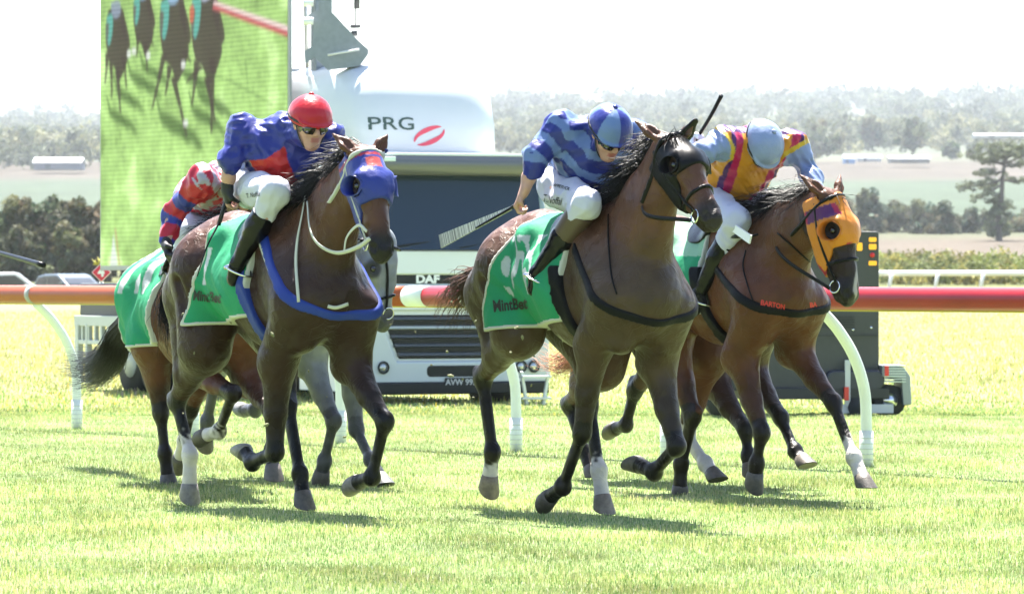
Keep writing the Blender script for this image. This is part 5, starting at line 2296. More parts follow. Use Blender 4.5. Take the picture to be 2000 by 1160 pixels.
def build_background():
    # far white fence on the right
    d = 282.
    k = FPX / d
    o = empty('far_rail', tuple(at(1860, 572, d)))
    tag(o, 'white distant rail fence on the right, beyond the meadow', 'fence')
    wm = mat('fence_white', (.7, .7, .68), .5)
    mb = MB()
    def fx(px):
        return (px - 1860) / k
    mb.tube([(fx(1690), 0, 38 / k), (fx(2120), 4, 38.5 / k)], .15, 12)
    mb.build('rail', wm, o, True)
    for px in (1650, 1742, 1832, 1921, 2012, 2100):
        mb = MB()
        mb.tube([(fx(px) - .15, .2, -.2), (fx(px) - .12, .1, .5), (fx(px), 0, 36 / k)], .10, 8)
        mb.build('post', wm, o, True)
    # cars behind the rail on the left
    make_car('white four wheel drive parked far off on the left, roof showing above the rail', 22, 532, 232, 8, (.75, .76, .77), True)
    make_car('dark small car with pale roof parked far off, between the white car and the marker', 141, 535, 226, -52, (.10, .12, .13), False)
    # furlong marker with its board
    d = 62.
    k = FPX / d
    o = empty('course_marker', tuple(at(198, 745, d)))
    tag(o, 'red diamond course marker reading 4, in front of the dark hedge', 'sign')
    mb = MB()
    mb.tube([(0, .02, 0), (0, .02, 195 / k)], .025, 8)
    mb.build('post', mat('marker_post', (.6, .6, .58), .5), o, True)
    zc = 213 / k
    r = 17.5 / k
    mb = MB()
    mb.prism([(0, zc - r), (r, zc), (0, zc + r), (-r, zc)], -.02, .01)
    bd = mb.build('board', mat('marker_red', (.55, .03, .06), .45), o, False, .003)
    mb = MB()
    mb.prism([(0, zc - r * 1.1), (r * 1.1, zc), (0, zc + r * 1.1), (-r * 1.1, zc)], -.008, .008)
    mb.build('edge', M_WHITE, bd)
    vs, fs = text_verts('4', 24 / k, .008)
    link_mesh('numeral', [(x, -.024, y + zc) for x, y, _ in vs], fs, M_WHITE, bd, False)
    mb = MB()
    rs = np.random.RandomState(2)
    for i in range(14):
        p = V(-6 / k + rs.normal() * .03, 0, 228 / k)
        e = V(-.35 + rs.normal() * .4, rs.normal() * .3, 1) * .12 * rs.rand()
        mb.tube([p, p + e], [.012, .002], 4)
    mb.build('tuft', mat('dry_grass', (.42, .38, .08), .8), o, True)
    # trees and woods -----------------------------------------------------
    dark = (.078, .085, .048)
    olive = (.12, .125, .062)
    lft = [(-28, 415, 26), (22, 392, 30), (70, 408, 30), (112, 402, 34), (158, 415, 30), (205, 400, 30), (48, 440, 22), (135, 445, 24), (190, 450, 22), (250, 420, 30)]
    wds = ['far left bushy dark tree above the white car', 'tallest dark olive tree at the left edge', 'dark olive tree third from the left edge', 'broad grey green tree behind the small dark car', 'low dark tree left of the red marker', 'dark tree touching the edge of the tall screen',
           'short dark bush in front of the tree line on the left', 'short olive bush behind the small car', 'short bush just beyond the red marker', 'dark tree behind the base of the tall screen']
    for i, (px, top, w) in enumerate(lft):
        d = 330. if i < 6 or i == 9 else 312.
        k = FPX / d
        make_tree('hedge_tree', wds[i], px, 566, d, (566 - top) / k, w / k * 3.5, (dark, olive, (.10, .095, .06))[i % 3], 40 + i, 110, 95, .15, .0, 'dark trees along the left background')
    rgt = [(1640, 395, 40), (1690, 380, 44), (1740, 402, 46), (1795, 398, 42), (1838, 405, 44), (1885, 412, 34), (2010, 412, 50), (1985, 425, 36), (1600, 400, 40), (1712, 430, 44), (1868, 428, 40), (1925, 425, 36)]
    wr_ = ['grey green tree just right of the orange hooded horse', 'rounded tree standing tallest in the right tree line', 'broad tree in the middle of the right tree line', 'tree right of the middle in the right tree line', 'dark tree left of the pine', 'small tree next to the pine on its left', 'tree at the right picture edge below the pine boughs', 'low tree right of the pine trunk',
           'tree half behind the orange hooded horse', 'low bush in front of the tallest tree on the right', 'low dark bush left of the pine trunk', 'low bush at the foot of the pine']
    for i, (px, top, w) in enumerate(rgt):
        d = 700. + 8 * (i % 4)
        k = FPX / d
        make_tree('field_tree', wr_[i], px, 478, d, (478 - top) / k, w / k * 2.0, (.085, .095, .062) if i % 3 else (.115, .122, .068), 80 + i, 60, 90, .24, .0, 'trees in the line across the right')
    make_pine()
    # paddock trees above the fields
    pad = [(1590, 318, 246, 62), (1700, 283, 228, 60), (1782, 305, 232, 64), (1860, 312, 282, 34), (1905, 305, 285, 30)]
    wp = ['solitary pale round tree right of the rider in light blue', 'dark round tree on the hill foot, right of the pale round tree', 'tall pale tree beside the white roofed farm sheds', 'low dark tree beyond the sheds', 'small dark tree behind the pine top']
    for i, (px, base, top, w) in enumerate(pad):
        d = 1650. if i != 1 else 1800.
        k = FPX / d
        make_tree('paddock_tree', wp[i], px, base, d, (base - top) / k, w / k * 1.15, (.10, .115, .06) if i != 1 else (.07, .08, .05), 120 + i, 40, 60, .5, .12, 'single trees on the far paddocks')
    wood('scrub_band', 400, (300, 345), (1690, 2300), 3, (.7, 1.6), (1.5, 3.), [(.16, .19, .05), (.22, .2, .06), (.12, .14, .05)], 22, 6, .13)
    wood('left_wood', 230, (1500, 2300), (-420, 260), 6, (7, 12), (9, 16), [(.085, .10, .06), (.11, .12, .06), (.15, .15, .07)], 30, 10, .8)
    wood('near_hill_wood', 330, (1900, 2700), (900, 2500), 7, (8, 13), (10, 18), [(.085, .10, .06), (.11, .12, .065), (.16, .16, .08)], 28, 10, .9)
    wood('hill_wood', 560, (2600, 3700), (-450, 2450), 8, (10, 15), (14, 24), [(.08, .095, .06), (.10, .11, .065)], 24, 10, 1.2)
    wood('ridge_wood', 560, (3700, 4600), (-450, 2450), 9, (10, 17), (16, 30), [(.08, .095, .06)], 22, 10, 1.5)
    # farm buildings
    wr = mat('roof_white_sheet', (.72, .73, .73), .45)
    def shed(label, px, py, d, w, h_, dep, wallc, rz=0, roof=wr):
        k = FPX / d
        o = empty('farm_shed', tuple(at(px, py, d)), R(rz))
        tag(o, label, 'shed', 'farm sheds on the far paddocks')
        W_ = w / k
        H_ = h_ / k
        mb = MB()
        mb.box((0, 0, H_ * .3), (W_, dep, H_ * .6))
        mb.build('wall', mat('shed_wall', wallc, .7), o)
        mb = MB()
        mb.prism_x([(-dep * .56, H_ * .55), (0, H_), (dep * .56, H_ * .55), (dep * .56, H_ * .63), (0, H_ * 1.08), (-dep * .56, H_ * .63)], -W_ * .52, W_ * .52)
        mb.build('roof', roof, o)
        mb = MB()
        mb.box((-W_ * .2, -dep * .5, H_ * .24), (W_ * .12, .2, H_ * .46))
        mb.build('door', mat('shed_door', (.1, .11, .12), .6), o)
    shed('long white roofed shed among pale trees on the left', 116, 332, 1480, 92, 22, 14, (.16, .17, .2))
    shed('small blue shed with white roof right of the pale tree', 1658, 320, 1560, 22, 16, 6, (.16, .28, .5), 0, mat('roof_blue', (.3, .42, .6), .5))
    shed('low white house beside the blue shed', 1697, 316, 1580, 46, 12, 8, (.5, .5, .5))
    shed('long low open shed with white roof left of the pine top', 1775, 318, 1570, 78, 12, 10, (.13, .13, .12))
    shed('long white building on the hill behind the pine', 1954, 270, 1900, 104, 8, 14, (.45, .45, .46))
    # black cattle on the cream field
    for i, (px, py, w) in enumerate(((1798, 527, 36), (1834, 526, 12))):
        d = 345.
        k = FPX / d
        o = empty('cow', tuple(at(px, py, d)), R(5 if i == 0 else 70))
        tag(o, ('black cow lying side on beyond the far white fence', 'black cow lying end on, right of the other cow')[i], 'cow')
        s = 1.0
        F = Field((-1.2, -.5, -.1), (1.3, .5, 1.4), .04)
        F.cone((-.5, 0, .22), (.3, 0, .25), .30, .33, .1)
        F.cone((.3, .1, .05), (.55, .2, .02), .1, .08, .08)
        F.cone((-.5, -.2, .05), (-.2, -.3, .02), .12, .08, .08)
        F.cone((.4, 0, .38), (.62, 0, .5), .17, .12, .1)
        F.cone((.62, 0, .52), (.82, 0, .38), .11, .07, .05)
        F.cone((.58, -.1, .6), (.58, -.2, .6), .03, .02, .02)
        F.cone((.58, .1, .6), (.58, .2, .6), .03, .02, .02)
        vs, fs = F.mesh()
        link_mesh('body', vs, fs, mat('cow_hide', (.012, .011, .011), .6), o, True)

def build_haze():
    m = bpy.data.materials.new('haze')
    m.use_nodes = True
    n, l = m.node_tree.nodes, m.node_tree.links
    n.clear()
    o = n.new('ShaderNodeOutputMaterial')
    v = n.new('ShaderNodeVolumePrincipled')
    v.inputs['Color'].default_value = (.84, .91, 1., 1)
    v.inputs['Density'].default_value = .00007
    v.inputs['Anisotropy'].default_value = .3
    l.new(v.outputs[0], o.inputs['Volume'])
    mb = MB()
    mb.box((0, 7400, 118), (12400, 15400, 240))
    ob = mb.build('haze', m)
    ob.visible_shadow = True
    tag(ob, kind='stuff')
# ================================================================== build everything
build_ground()
build_rail()
build_truck()
build_step()
build_generator()
build_background()

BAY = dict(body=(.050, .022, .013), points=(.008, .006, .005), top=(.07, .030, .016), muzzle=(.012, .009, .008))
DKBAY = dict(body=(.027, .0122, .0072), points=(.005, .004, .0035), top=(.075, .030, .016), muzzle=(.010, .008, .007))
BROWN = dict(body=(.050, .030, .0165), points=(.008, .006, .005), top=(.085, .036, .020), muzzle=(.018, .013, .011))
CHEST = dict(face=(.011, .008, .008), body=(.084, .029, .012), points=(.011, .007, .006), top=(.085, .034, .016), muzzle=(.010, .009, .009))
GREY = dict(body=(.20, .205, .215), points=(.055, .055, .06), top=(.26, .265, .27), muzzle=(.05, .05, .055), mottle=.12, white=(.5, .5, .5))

# ------------------------------------------------ horse 1, blue hood
H1 = make_horse('race_horse', 'dark bay horse in a blue eye hood, leading on the left', 572, 26.5, 27,
    (712, 300, 0), (752, 505, .0),
    dict(FR=[(537, 884, -.16), (493, 903, -.15), (474, 878, -.14)], FL=[(752, 823, .20), (727, 932, .19), (692, 944, .19)],
         HR=[(345, 783, -.16), (371, 888, -.15), (370, 962, -.15)], HL=[(562, 790, .10), (586, 925, .10), (593, 978, .10)]),
    DKBAY, [(650, 262, -.13), (757, 264, .13)], white=dict(HR=.30), forelock=0,
    hooves=dict(HR=(.16, .14, .12), FR=(.20, .18, .15), FL=(.20, .17, .14)), mane=-1,
    tail=dict(path=[(330, 560, .05), (328, 620, .05), (332, 690, .05)], w=.05, n=160))
# ------------------------------------------------ horse 2, black blinkers
H2 = make_horse('race_horse', 'brown horse in black blinkers, second of the two leaders in the middle', 1185, 26.0, 27,
    (1308, 277, 0), (1402, 437, .06),
    dict(FR=[(1137, 846, -.17), (1100, 950, -.16), (1069, 974, -.16)], FL=[(1322, 872, .18), (1278, 922, .17), (1240, 903, .16)],
         HR=[(943, 738, -.16), (962, 882, -.15), (955, 945, -.15)], HL=[(1150, 790, .10), (1170, 918, .10), (1178, 985, .10)]),
    BROWN, [(1240, 236, -.14), (1356, 240, .10)], white=dict(HR=-.35, HL=.18), mane=-1, forelock=30,
    hooves=dict(HR=(.17, .13, .09), HL=(.15, .12, .09)),
    tail=dict(path=[(938, 540, .0), (915, 560, .0), (900, 580, .0), (888, 620, .0)], w=.11, n=420, col=(.07, .035, .022)))
# ------------------------------------------------ horse 3, orange hood
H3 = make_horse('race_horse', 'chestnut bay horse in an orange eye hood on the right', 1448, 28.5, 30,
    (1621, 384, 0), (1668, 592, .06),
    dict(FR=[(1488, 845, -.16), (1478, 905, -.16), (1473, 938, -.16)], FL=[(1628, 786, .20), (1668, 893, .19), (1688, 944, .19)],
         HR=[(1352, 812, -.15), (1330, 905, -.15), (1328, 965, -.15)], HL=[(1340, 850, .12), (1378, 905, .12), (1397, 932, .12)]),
    CHEST, [(1563, 342, -.14), (1641, 342, .13)], white=dict(FL=.36, HL=1.1), nose_sheen=(.014, .34, .6), mane=-1, forelock=14,
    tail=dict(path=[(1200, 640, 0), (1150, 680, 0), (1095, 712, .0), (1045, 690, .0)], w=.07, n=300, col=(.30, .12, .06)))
# ------------------------------------------------ horses behind
H4 = make_horse('race_horse', 'red bay horse with a flowing black tail, behind the left leader', 398, 29.5, 16,
    (468, 432, 0), (486, 590, .0),
    dict(FR=[(456, 768, .02), (428, 842, -.0), (398, 851, -.05)], FL=[(528, 800, .20), (530, 880, .20), (534, 925, .20)],
         HR=[(314, 806, -.14), (322, 885, -.12), (329, 942, -.10)], HL=[(372, 800, .12), (360, 860, .12), (350, 900, .12)]),
    CHEST, [(455, 395, -.08), (492, 392, .08)], h=.011, lower=.18, white=dict(FR=.12, HL=0.), mane=True,
    tail=dict(path=[(240, 640, 0), (222, 690, 0), (185, 722, 0), (132, 722, 0)], w=.125, n=1000, col=(.006, .005, .004)))
H5 = make_horse('race_horse', 'dapple grey horse half hidden behind the left leader, muzzle showing', 605, 30.3, 27,
    (716, 462, 0), (731, 590, .05),
    dict(FR=[(652, 822, -.14), (634, 900, -.14), (627, 932, -.14)], FL=[(696, 838, .17), (724, 897, .17), (748, 942, .17)],
         HR=[(421, 740, -.15), (405, 822, -.15), (400, 860, -.15)], HL=[(530, 750, .12), (498, 800, .12), (474, 802, .12)]),
    GREY, [(690, 440, -.1), (745, 440, .13)], h=.011, mane=True, mane_col=(.3, .3, .3), hooves=dict(HL=(.16, .16, .16), FL=(.1, .1, .1)), tail=None)
H6 = make_horse('race_horse', 'bay horse almost hidden between the brown and chestnut horses, only legs showing', 1370, 30.0, 28,
    (1525, 470, 0), (1575, 600, .05),
    dict(FR=[(1456, 838, -.15), (1462, 890, -.15), (1466, 920, -.15)], FL=[(1525, 815, .17), (1553, 880, .17), (1572, 905, .17)],
         HR=[(1112, 790, -.15), (1140, 880, -.15), (1157, 925, -.15)], HL=[(1240, 762, .12), (1223, 830, .12), (1196, 838, .12)]),
    BAY, [(1505, 440, -.12), (1545, 445, .12)], h=.012, mane=False, lower=.12, tail=None)

# ------------------------------------------------ saddle cloths, girths, breastplates
def pat1(vs, c):
    s = (np.abs(vs[:, 0] + .515 - .30 * (vs[:, 2] - 1.3)) < .030) & (vs[:, 2] > 1.20) & (vs[:, 2] < 1.40)
    c[s] = (.42, .42, .44)
def pat2(vs, c):
    q = np.sin(vs[:, 0] * 30 + vs[:, 2] * 22 + 2.4 * np.sin(vs[:, 2] * 23 + vs[:, 0] * 15) + 1.2 * np.sin(vs[:, 0] * 61))
    e = 1.22 + .09 * np.sin(vs[:, 0] * 26)
    s = (q > .15) & (vs[:, 2] > e) & (vs[:, 2] < 1.46) & (vs[:, 0] < -.24)
    c[s] = (.33, .38, .38)
def sunlit_top3(vs, c):  # sunlight on the cloth's upper part, painted as a paler green
    s = (vs[:, 2] > 1.36)
    c[s] = (.20, .36, .24)
def pat4(vs, c):
    s = (np.sin(vs[:, 0] * 2 * math.pi / .15 + .4) > .25) & (vs[:, 2] > 1.14) & (vs[:, 0] < -.3)
    c[s] = (.34, .35, .35)
saddle_cloth(H1, -.60, .02, 1.04, pattern=pat1)
saddle_cloth(H2, -.67, .00, 1.02, pattern=pat2)
saddle_cloth(H3, -.62, -.02, 1.04, pattern=sunlit_top3)
saddle_cloth(H4, -.90, -.1, 1.04, lower=.18, pattern=pat4)
for H in (H1, H2, H3):
    saddle(H)
saddle(H4, .18)
for H, mm in ((H1, M_BLUESTRAP), (H2, M_BLACKSTRAP), (H3, M_BLACKSTRAP)):
    slab(H, (-.03, 0, 1.2), (1, 0, .18), .036, .030, 'girth', mm, lambda x, y, z: z - 1.30 + 0 * x + 0 * y, F=H.T2)
def cut_u(u):
    return lambda x, y, z: (u - x) + 0 * y + 0 * z
slab(H1, (.46, 0, 1.145), (.86, 0, 1), .024, .012, 'breastplate', M_BLUESTRAP, cut_u(.10))
slab(H2, (.46, 0, 1.09), (.80, 0, 1), .023, .012, 'breastplate', M_BLACKSTRAP, cut_u(.08))
slab(H3, (.46, 0, 1.105), (.55, 0, 1), .024, .012, 'breastplate', M_BLACKSTRAP, cut_u(.08))

# ------------------------------------------------ head gear
def hood(H, m, eye_r, a0, a1, wing, cols=None, name='eye_hood', cut=.06, fmin=-.15):
    def reg(x, y, z):
        a, f, n = head_coords(H, x, y, z)
        r = np.maximum(a0 - a, a - (a1 + cut * np.abs(n) * 1.2 - .9 * np.clip(-f - .0, 0, .2) * -1.2))
        r = np.maximum(r, fmin - f)
        r = np.maximum(r, np.abs(n) - .16)
        for s in (-1, 1):
            e = np.sqrt((a - .20) ** 2 + (f - .028) ** 2 + ((n - s * .10) * .6) ** 2) - eye_r
            r = np.maximum(r, -e)
            e = np.sqrt((a - .0) ** 2 + (f - .012) ** 2 * .8 + (n - s * .062) ** 2) - .045
            r = np.maximum(r, -e)
        return r
    o, vs, fs = shell(H, reg, .012, name, m, cols=(lambda vs: cols(*head_coords(H, vs[:, 0], vs[:, 1], vs[:, 2]))) if cols else None, it=2)
    # the raised cup behind each eye
    for s in (-1, 1):
        nv = H.head[3] * s
        base, outer = [], []
        N = 28
        for i in range(N):
            w = 2 * math.pi * i / N
            pr = .10 + .90 * (.5 + .5 * math.cos(w - R(258))) ** 1.3
            p = H.hp(.20 + eye_r * math.cos(w), .028 + eye_r * math.sin(w), s * .3)
            h_ = H.bvh.ray_cast(Vector(p), Vector(-nv))
            q = np.array(h_[0]) if h_[0] is not None else H.hp(.20 + eye_r * math.cos(w), .028 + eye_r * math.sin(w), s * .07)
            base.append(q - nv * .004)
            q2 = H.hp(.20 + eye_r * 1.06 * math.cos(w), .028 + eye_r * 1.06 * math.sin(w), s * .0)
            hgt = (q - q2) @ nv + .014 + wing * pr
            outer.append(q2 + nv * hgt)
        cen = H.hp(.20, .028, s * .09)
        rings = [base, outer, [p + (cen - p) * .05 - nv * .002 for p in outer], [p + (cen - p) * .10 for p in base]]
        mb = MB()
        vs2 = [p for r_ in rings for p in r_]
        fs2 = []
        for i in range(4):
            for j in range(N):
                j2, i2 = (j + 1) % N, (i + 1) % 4
                fs2.append((i * N + j, i * N + j2, i2 * N + j2, i2 * N + j))
        mb.add(vs2, fs2)
        mb.build('eye_cup', wing_mat(m), o, True)
    return o

_wm = {}
def wing_mat(m):
    return _wm.get(m.name, m)

M_H1 = silk('hood_blue_red', .4)
M_H3 = silk('hood_orange', .45)
M_H2 = mat('hood_black', (.004, .004, .005), .4, spec=.14, bump=.001, bscale=200)
_wm['hood_blue_red'] = mat('hood_cup_blue', (.016, .028, .19), .4)
_wm['hood_orange'] = mat('hood_cup_orange', (.48, .13, .010), .45)
def c1(a, f, n):
    c = np.tile((.016, .028, .19), (len(a), 1))
    r = (np.abs(a - .085 - .12 * np.abs(n)) < .030) & (np.abs(n) < .042) & (f > 0)
    c[r] = (.36, .05, .045)
    r = (np.abs(a - .035) < .008)
    c[r] = (.30, .02, .03)
    return c
def c3(a, f, n):
    c = np.tile((.48, .16, .010), (len(a), 1))
    c[(a < .125) & (n < -.055) & (a > .055)] = (.30, .012, .05)
    c[(a < .125) & (n < -.078) & (a > .055)] = (.07, .01, .08)
    c[(a > .285) & (n < -.03) & (n > -.055)] = (.30, .012, .04)
    return c
hood(H1, M_H1, .052, -.01, .29, .055, c1)
hood(H2, M_H2, .045, .045, .245, .05)
hood(H3, M_H3, .052, -.01, .29, .06, c3)

def head_strap(H, name, m, a0, tilt, hw, t=.012, fmin=-.30, fmax=.3, parent=None):
    """band round the head; tilt leans it towards the jaw"""
    def reg(x, y, z):
        a, f, n = head_coords(H, x, y, z)
        r = np.abs(a - a0 - tilt * f) - hw
        return np.maximum(np.maximum(r, np.abs(n) - .17), np.maximum(fmin - f, f - fmax))
    return shell(H, reg, t, name, m, parent)[0]

def bridle(H, m, bit=True, nose=True, cheek=True, rein_m=None):
    b = head_strap(H, 'bridle', m, .035, -.35, .010, .017)
    if nose:
        head_strap(H, 'noseband', m, .37, .05, .010, .012, parent=b)
    # cheek strap from poll to bit, on each side
    for s in (-1, 1):
        P, N = [], []
        for i in range(15):
            t = i / 14
            a = .03 + .44 * t
            f = -.045 - .03 * math.sin(math.pi * t) + .005 * t
            o = H.hp(a, f, s * .3)
            h_ = H.bvh.ray_cast(Vector(o), Vector(-H.head[3] * s))
            if h_[0] is not None:
                nn = h_[1] if h_[1].dot(Vector(H.head[3] * s)) > 0 else -h_[1]
                P.append(np.array(h_[0] + nn * .008))
                N.append(np.array(nn))
        if len(P) > 3:
            ribbon(np.array(P), np.array(N), .016).build('cheek_strap', m, b, True)
        if bit:
            mb = MB()
            c = H.hp(.492, -.058, s * .062)
            mb.ring(c, .034, .0045, H.head[3] + H.head[1] * .2, 18, 6)
            mb.tube([H.hp(.492, -.055, s * .05), H.hp(.492, -.055, 0)], .007, 6)
            mb.build('bit_ring', M_STEEL, b, True)
    return b
B1 = bridle(H1, M_WHITESTRAP, nose=False)
B2 = bridle(H2, M_LEATHER)
B3 = bridle(H3, M_LEATHER)
B5 = bridle(H5, M_LEATHER)

def reins(H, b, m, hand, wid=.011, sag=.05, side=(-1, 1)):
    for s in side:
        p0 = H.hp(.495, -.085, s * .075)
        p2 = np.asarray(hand) + V(0, s * .05, 0)
        p1 = p0 * .45 + p2 * .55 + V(0, s * .10, -sag)
        pts = smooth_poly([p0, p1, p2], 10)
        mb = MB()
        mb.tube(pts, wid, 6, flat=.35)
        mb.build('rein', m, b, True)

# straps traced along the photo onto the horses' own surfaces
def strap(H, path, w, name, m, parent=None, off=.006):
    s = strap_px(H.fr, H.bvh, path, w, off)
    if s:
        s.build(name, m, parent if parent is not None else H.root, True)
strap(H1, [(600, 385), (594, 420), (584, 470), (580, 520), (584, 590)], .016, 'martingale', M_WHITESTRAP, None, .010)
strap(H1, [(505, 460), (518, 500), (530, 535)], .020, 'breast_strap', M_WHITESTRAP)
strap(H1, [(640, 596), (655, 599), (676, 592)], .018, 'stitching', M_WHITESTRAP, None, .018)
strap(H2, [(1190, 420), (1190, 470), (1195, 540), (1205, 575)], .008, 'martingale', M_BLACKSTRAP)
strap(H3, [(1458, 490), (1452, 520), (1460, 555), (1472, 590)], .008, 'martingale', M_BLACKSTRAP)
strap(H3, [(1520, 455), (1560, 490), (1590, 520)], .009, 'rein_loop', M_BLACKSTRAP)

# loose white rein loop of horse 1
def free_tube(H, pts, r, name, m, parent, flat=.5):
    mb = MB()
    L = [H.fr.P(*p) for p in pts]
    mb.tube(smooth_poly(L, 8), r, 6, flat=flat)
    mb.build(name, m, parent, True)
free_tube(H1, [(600, 395, -.12), (606, 450, -.17), (625, 480, -.17), (660, 494, -.12), (700, 482, -.09), (722, 466, -.08)], .011, 'rein', M_WHITESTRAP, B1, .4)
free_tube(H1, [(672, 492, -.11), (678, 462, -.11), (700, 440, -.10), (716, 452, -.085)], .009, 'running_rein', M_WHITESTRAP, B1, .4)

# ================================================================== riders
def joints(fr, d, mirror=True, hipw=.11):
    J = {}
    for k, v in d.items():
        J[k] = np.array(v, dtype=float) if getattr(v, 'shape', None) is not None else fr.P(*v)
    return J

def finish(J, mirror_leg=True, handL=None, pdR=(0, 1, -.2), pdL=(0, -1, -.2), holdR=None, holdL=None, strapv=.22, saddle_w=1.42, su=-.08):
    M = V(1, -1, 1)
    if mirror_leg:
        for k in ('hip', 'kn', 'an', 'to'):
            J[k + 'L'] = J[k + 'R'] * M
    for k in 'RL':
        J['cu' + k] = J.get('cu' + k, J['el' + k] * .35 + J['wr' + k] * .65)
        J['strap' + k] = V(su, strapv * (-1 if k == 'R' else 1), saddle_w)
    J['pdR'], J['pdL'] = V(*pdR), V(*pdL)
    J['holdR'], J['holdL'] = holdR, holdL
    return J
def rider(label, H, J, *a, **k):
    extra = {q: J.pop(q) for q in ('pdR', 'pdL', 'holdR', 'holdL')}
    J2 = dict(J)
    class D(dict):
        def __iter__(s):
            return (q for q in dict.keys(s) if q not in extra)
    DD = D(J2)
    DD.update(extra)
    return make_rider(label, H.fr, DD, *a, **k)

# --- rider 1: blue silks, red diamond, red cap
fr = H1.fr
J = dict(head=fr.P(606, 242, .0), shR=fr.P(474, 256, -.185), shL=fr.P(640, 268, .185), chest=V(-.12, -.01, 1.88), pel=V(-.35, 0, 1.755),
         elR=fr.P(450, 312, -.27), wrR=fr.P(444, 368, -.27), hdR=fr.P(444, 404, -.26),
         elL=V(.06, .26, 1.74), wrL=V(.26, .12, 1.70), hdL=V(.34, .06, 1.69),
         hipR=V(-.33, -.10, 1.71), knR=fr.P(538, 376, -.21), anR=fr.P(466, 512, -.30), toR=fr.P(455, 549, -.31))
J['cuR'] = fr.P(450, 324, -.27)
finish(J, pdR=(.2, 1, 0), pdL=(0, -.3, -1), holdR=None)
def silks1(p, tx, ty, tz, arms, J):
    c = np.tile((.016, .024, .17), (len(p), 1))
    dx, dy = tx - .015, ty + .125
    dm = (np.abs(dx) / .145 + np.abs(dy) / .17) < 1
    dm &= tz > .0
    for dd, t in arms:
        dm &= ~((dd < .085) & (t > .06))
    c[dm] = (.38, .014, .013)
    return c
def helm_plain(col, peak=None):
    def f(p, a, b, c):
        k = np.tile(col, (len(p), 1))
        return k
    return f
R1 = rider('jockey in blue silks with a red diamond and red helmet', H1, J, silks1, helm_plain((.38, .008, .015)), (-.1, 0, 1.62), gloves='fingerless', pitch=14, yaw=-4, seed=1)
J1 = J
# --- rider 2: two blues, striped
fr = H2.fr
J = dict(head=fr.P(1190, 262, -.05), shR=fr.P(1098, 252, -.185), shL=fr.P(1240, 270, .185), chest=V(-.13, -.02, 1.84), pel=V(-.36, 0, 1.76),
         elR=fr.P(1046, 306, -.34), wrR=fr.P(1024, 374, -.40), hdR=fr.P(1008, 404, -.42),
         elL=V(.10, .27, 1.74), wrL=V(.34, .14, 1.70), hdL=V(.42, .08, 1.69),
         hipR=V(-.34, -.11, 1.71), knR=fr.P(1146, 400, -.20), anR=fr.P(1052, 532, -.29), toR=fr.P(1042, 568, -.30))
J['cuR'] = fr.P(1038, 338, -.365)
finish(J, pdR=(.4, .6, -.3), pdL=(0, -.3, -1))
def silks2(p, tx, ty, tz, arms, J):
    lt = np.array((.105, .16, .33))
    dk = np.array((.014, .022, .16))
    w = ty + .010 * np.sin(tx * 13 + 1) + .005 * np.sin(tx * 37 + tz * 20) + .003 * np.sin(tx * 80 + tz * 40)
    s = np.sin(w * 2 * math.pi / .105)
    for dd, t in arms:
        on = (dd < .09) & (t > .04)
        s2 = np.sin((t + .005 * np.sin(tx * 40) + .003 * np.sin(p[:, 2] * 60)) * 2 * math.pi / .105 + .5)
        s = np.where(on, s2, s)
    c = np.where((s > .25)[:, None], lt, dk)
    return c
def helm2(p, a, b, c):
    k = np.tile((.015, .023, .17), (len(p), 1))
    q = np.arctan2(b, a)
    k[(np.abs(q + .50) < .50) & (c > -.02)] = (.105, .165, .32)
    k[(np.abs(q - 1.55) < .52) & (c > -.02)] = (.105, .165, .32)
    k[(np.abs(q + 2.6) < .52) & (c > -.02)] = (.105, .165, .32)
    return k
R2 = rider('jockey in dark and light blue wavy striped silks with a quartered blue helmet', H2, J, silks2, helm2, (-.1, 0, 1.60), gloves=None, pitch=36, yaw=-4, boots_top=M_BROWNLEATHER, seed=2)
J2 = J
# --- rider 3: gold and magenta, light blue sleeves and cap
fr = H3.fr
J = dict(head=fr.P(1486, 288, .0), shR=fr.P(1418, 278, -.19), shL=fr.P(1546, 282, .19), chest=V(-.03, 0, 1.83), pel=V(-.28, 0, 1.74),
         elR=fr.P(1376, 296, -.34), wrR=fr.P(1352, 300, -.28), hdR=fr.P(1352, 270, -.26),
         elL=fr.P(1580, 338, .27), wrL=fr.P(1600, 382, .20), hdL=fr.P(1592, 400, .17),
         hipR=V(-.26, -.12, 1.72), knR=fr.P(1440, 432, -.19), anR=fr.P(1366, 574, -.26), toR=fr.P(1356, 608, -.27))
finish(J, pdR=(.6, .5, 0), pdL=(-.3, -.6, -.6))
def silks3(p, tx, ty, tz, arms, J):
    gold, mag, pur, lb, yel = [np.array(q) for q in ((.47, .19, .012), (.34, .009, .065), (.05, .008, .09), (.16, .205, .345), (.42, .28, .02))]
    c = np.tile(gold, (len(p), 1))
    x = tx + .0 * ty
    for s in (-1, 1):
        q = s * x - .10 - .20 * (ty + .12)
        c[(q > .0) & (q < .045)] = mag
        c[(q >= .045) & (q < .07)] = pur
    back = tz < -.02
    c[back] = mag
    c[back & (np.abs(x) > .1)] = pur
    for dd, t in arms:
        on = (dd < .10) & (t > .045)
        c[on] = lb
        c[(dd < .11) & (t > .020) & (t <= .045)] = yel
    return c
R3 = rider('jockey in gold and magenta silks with light blue sleeves and helmet', H3, J, silks3, helm_plain((.20, .25, .385)), (-.05, 0, 1.60), gloves='white', pitch=64, yaw=2, seed=3)
J3 = J
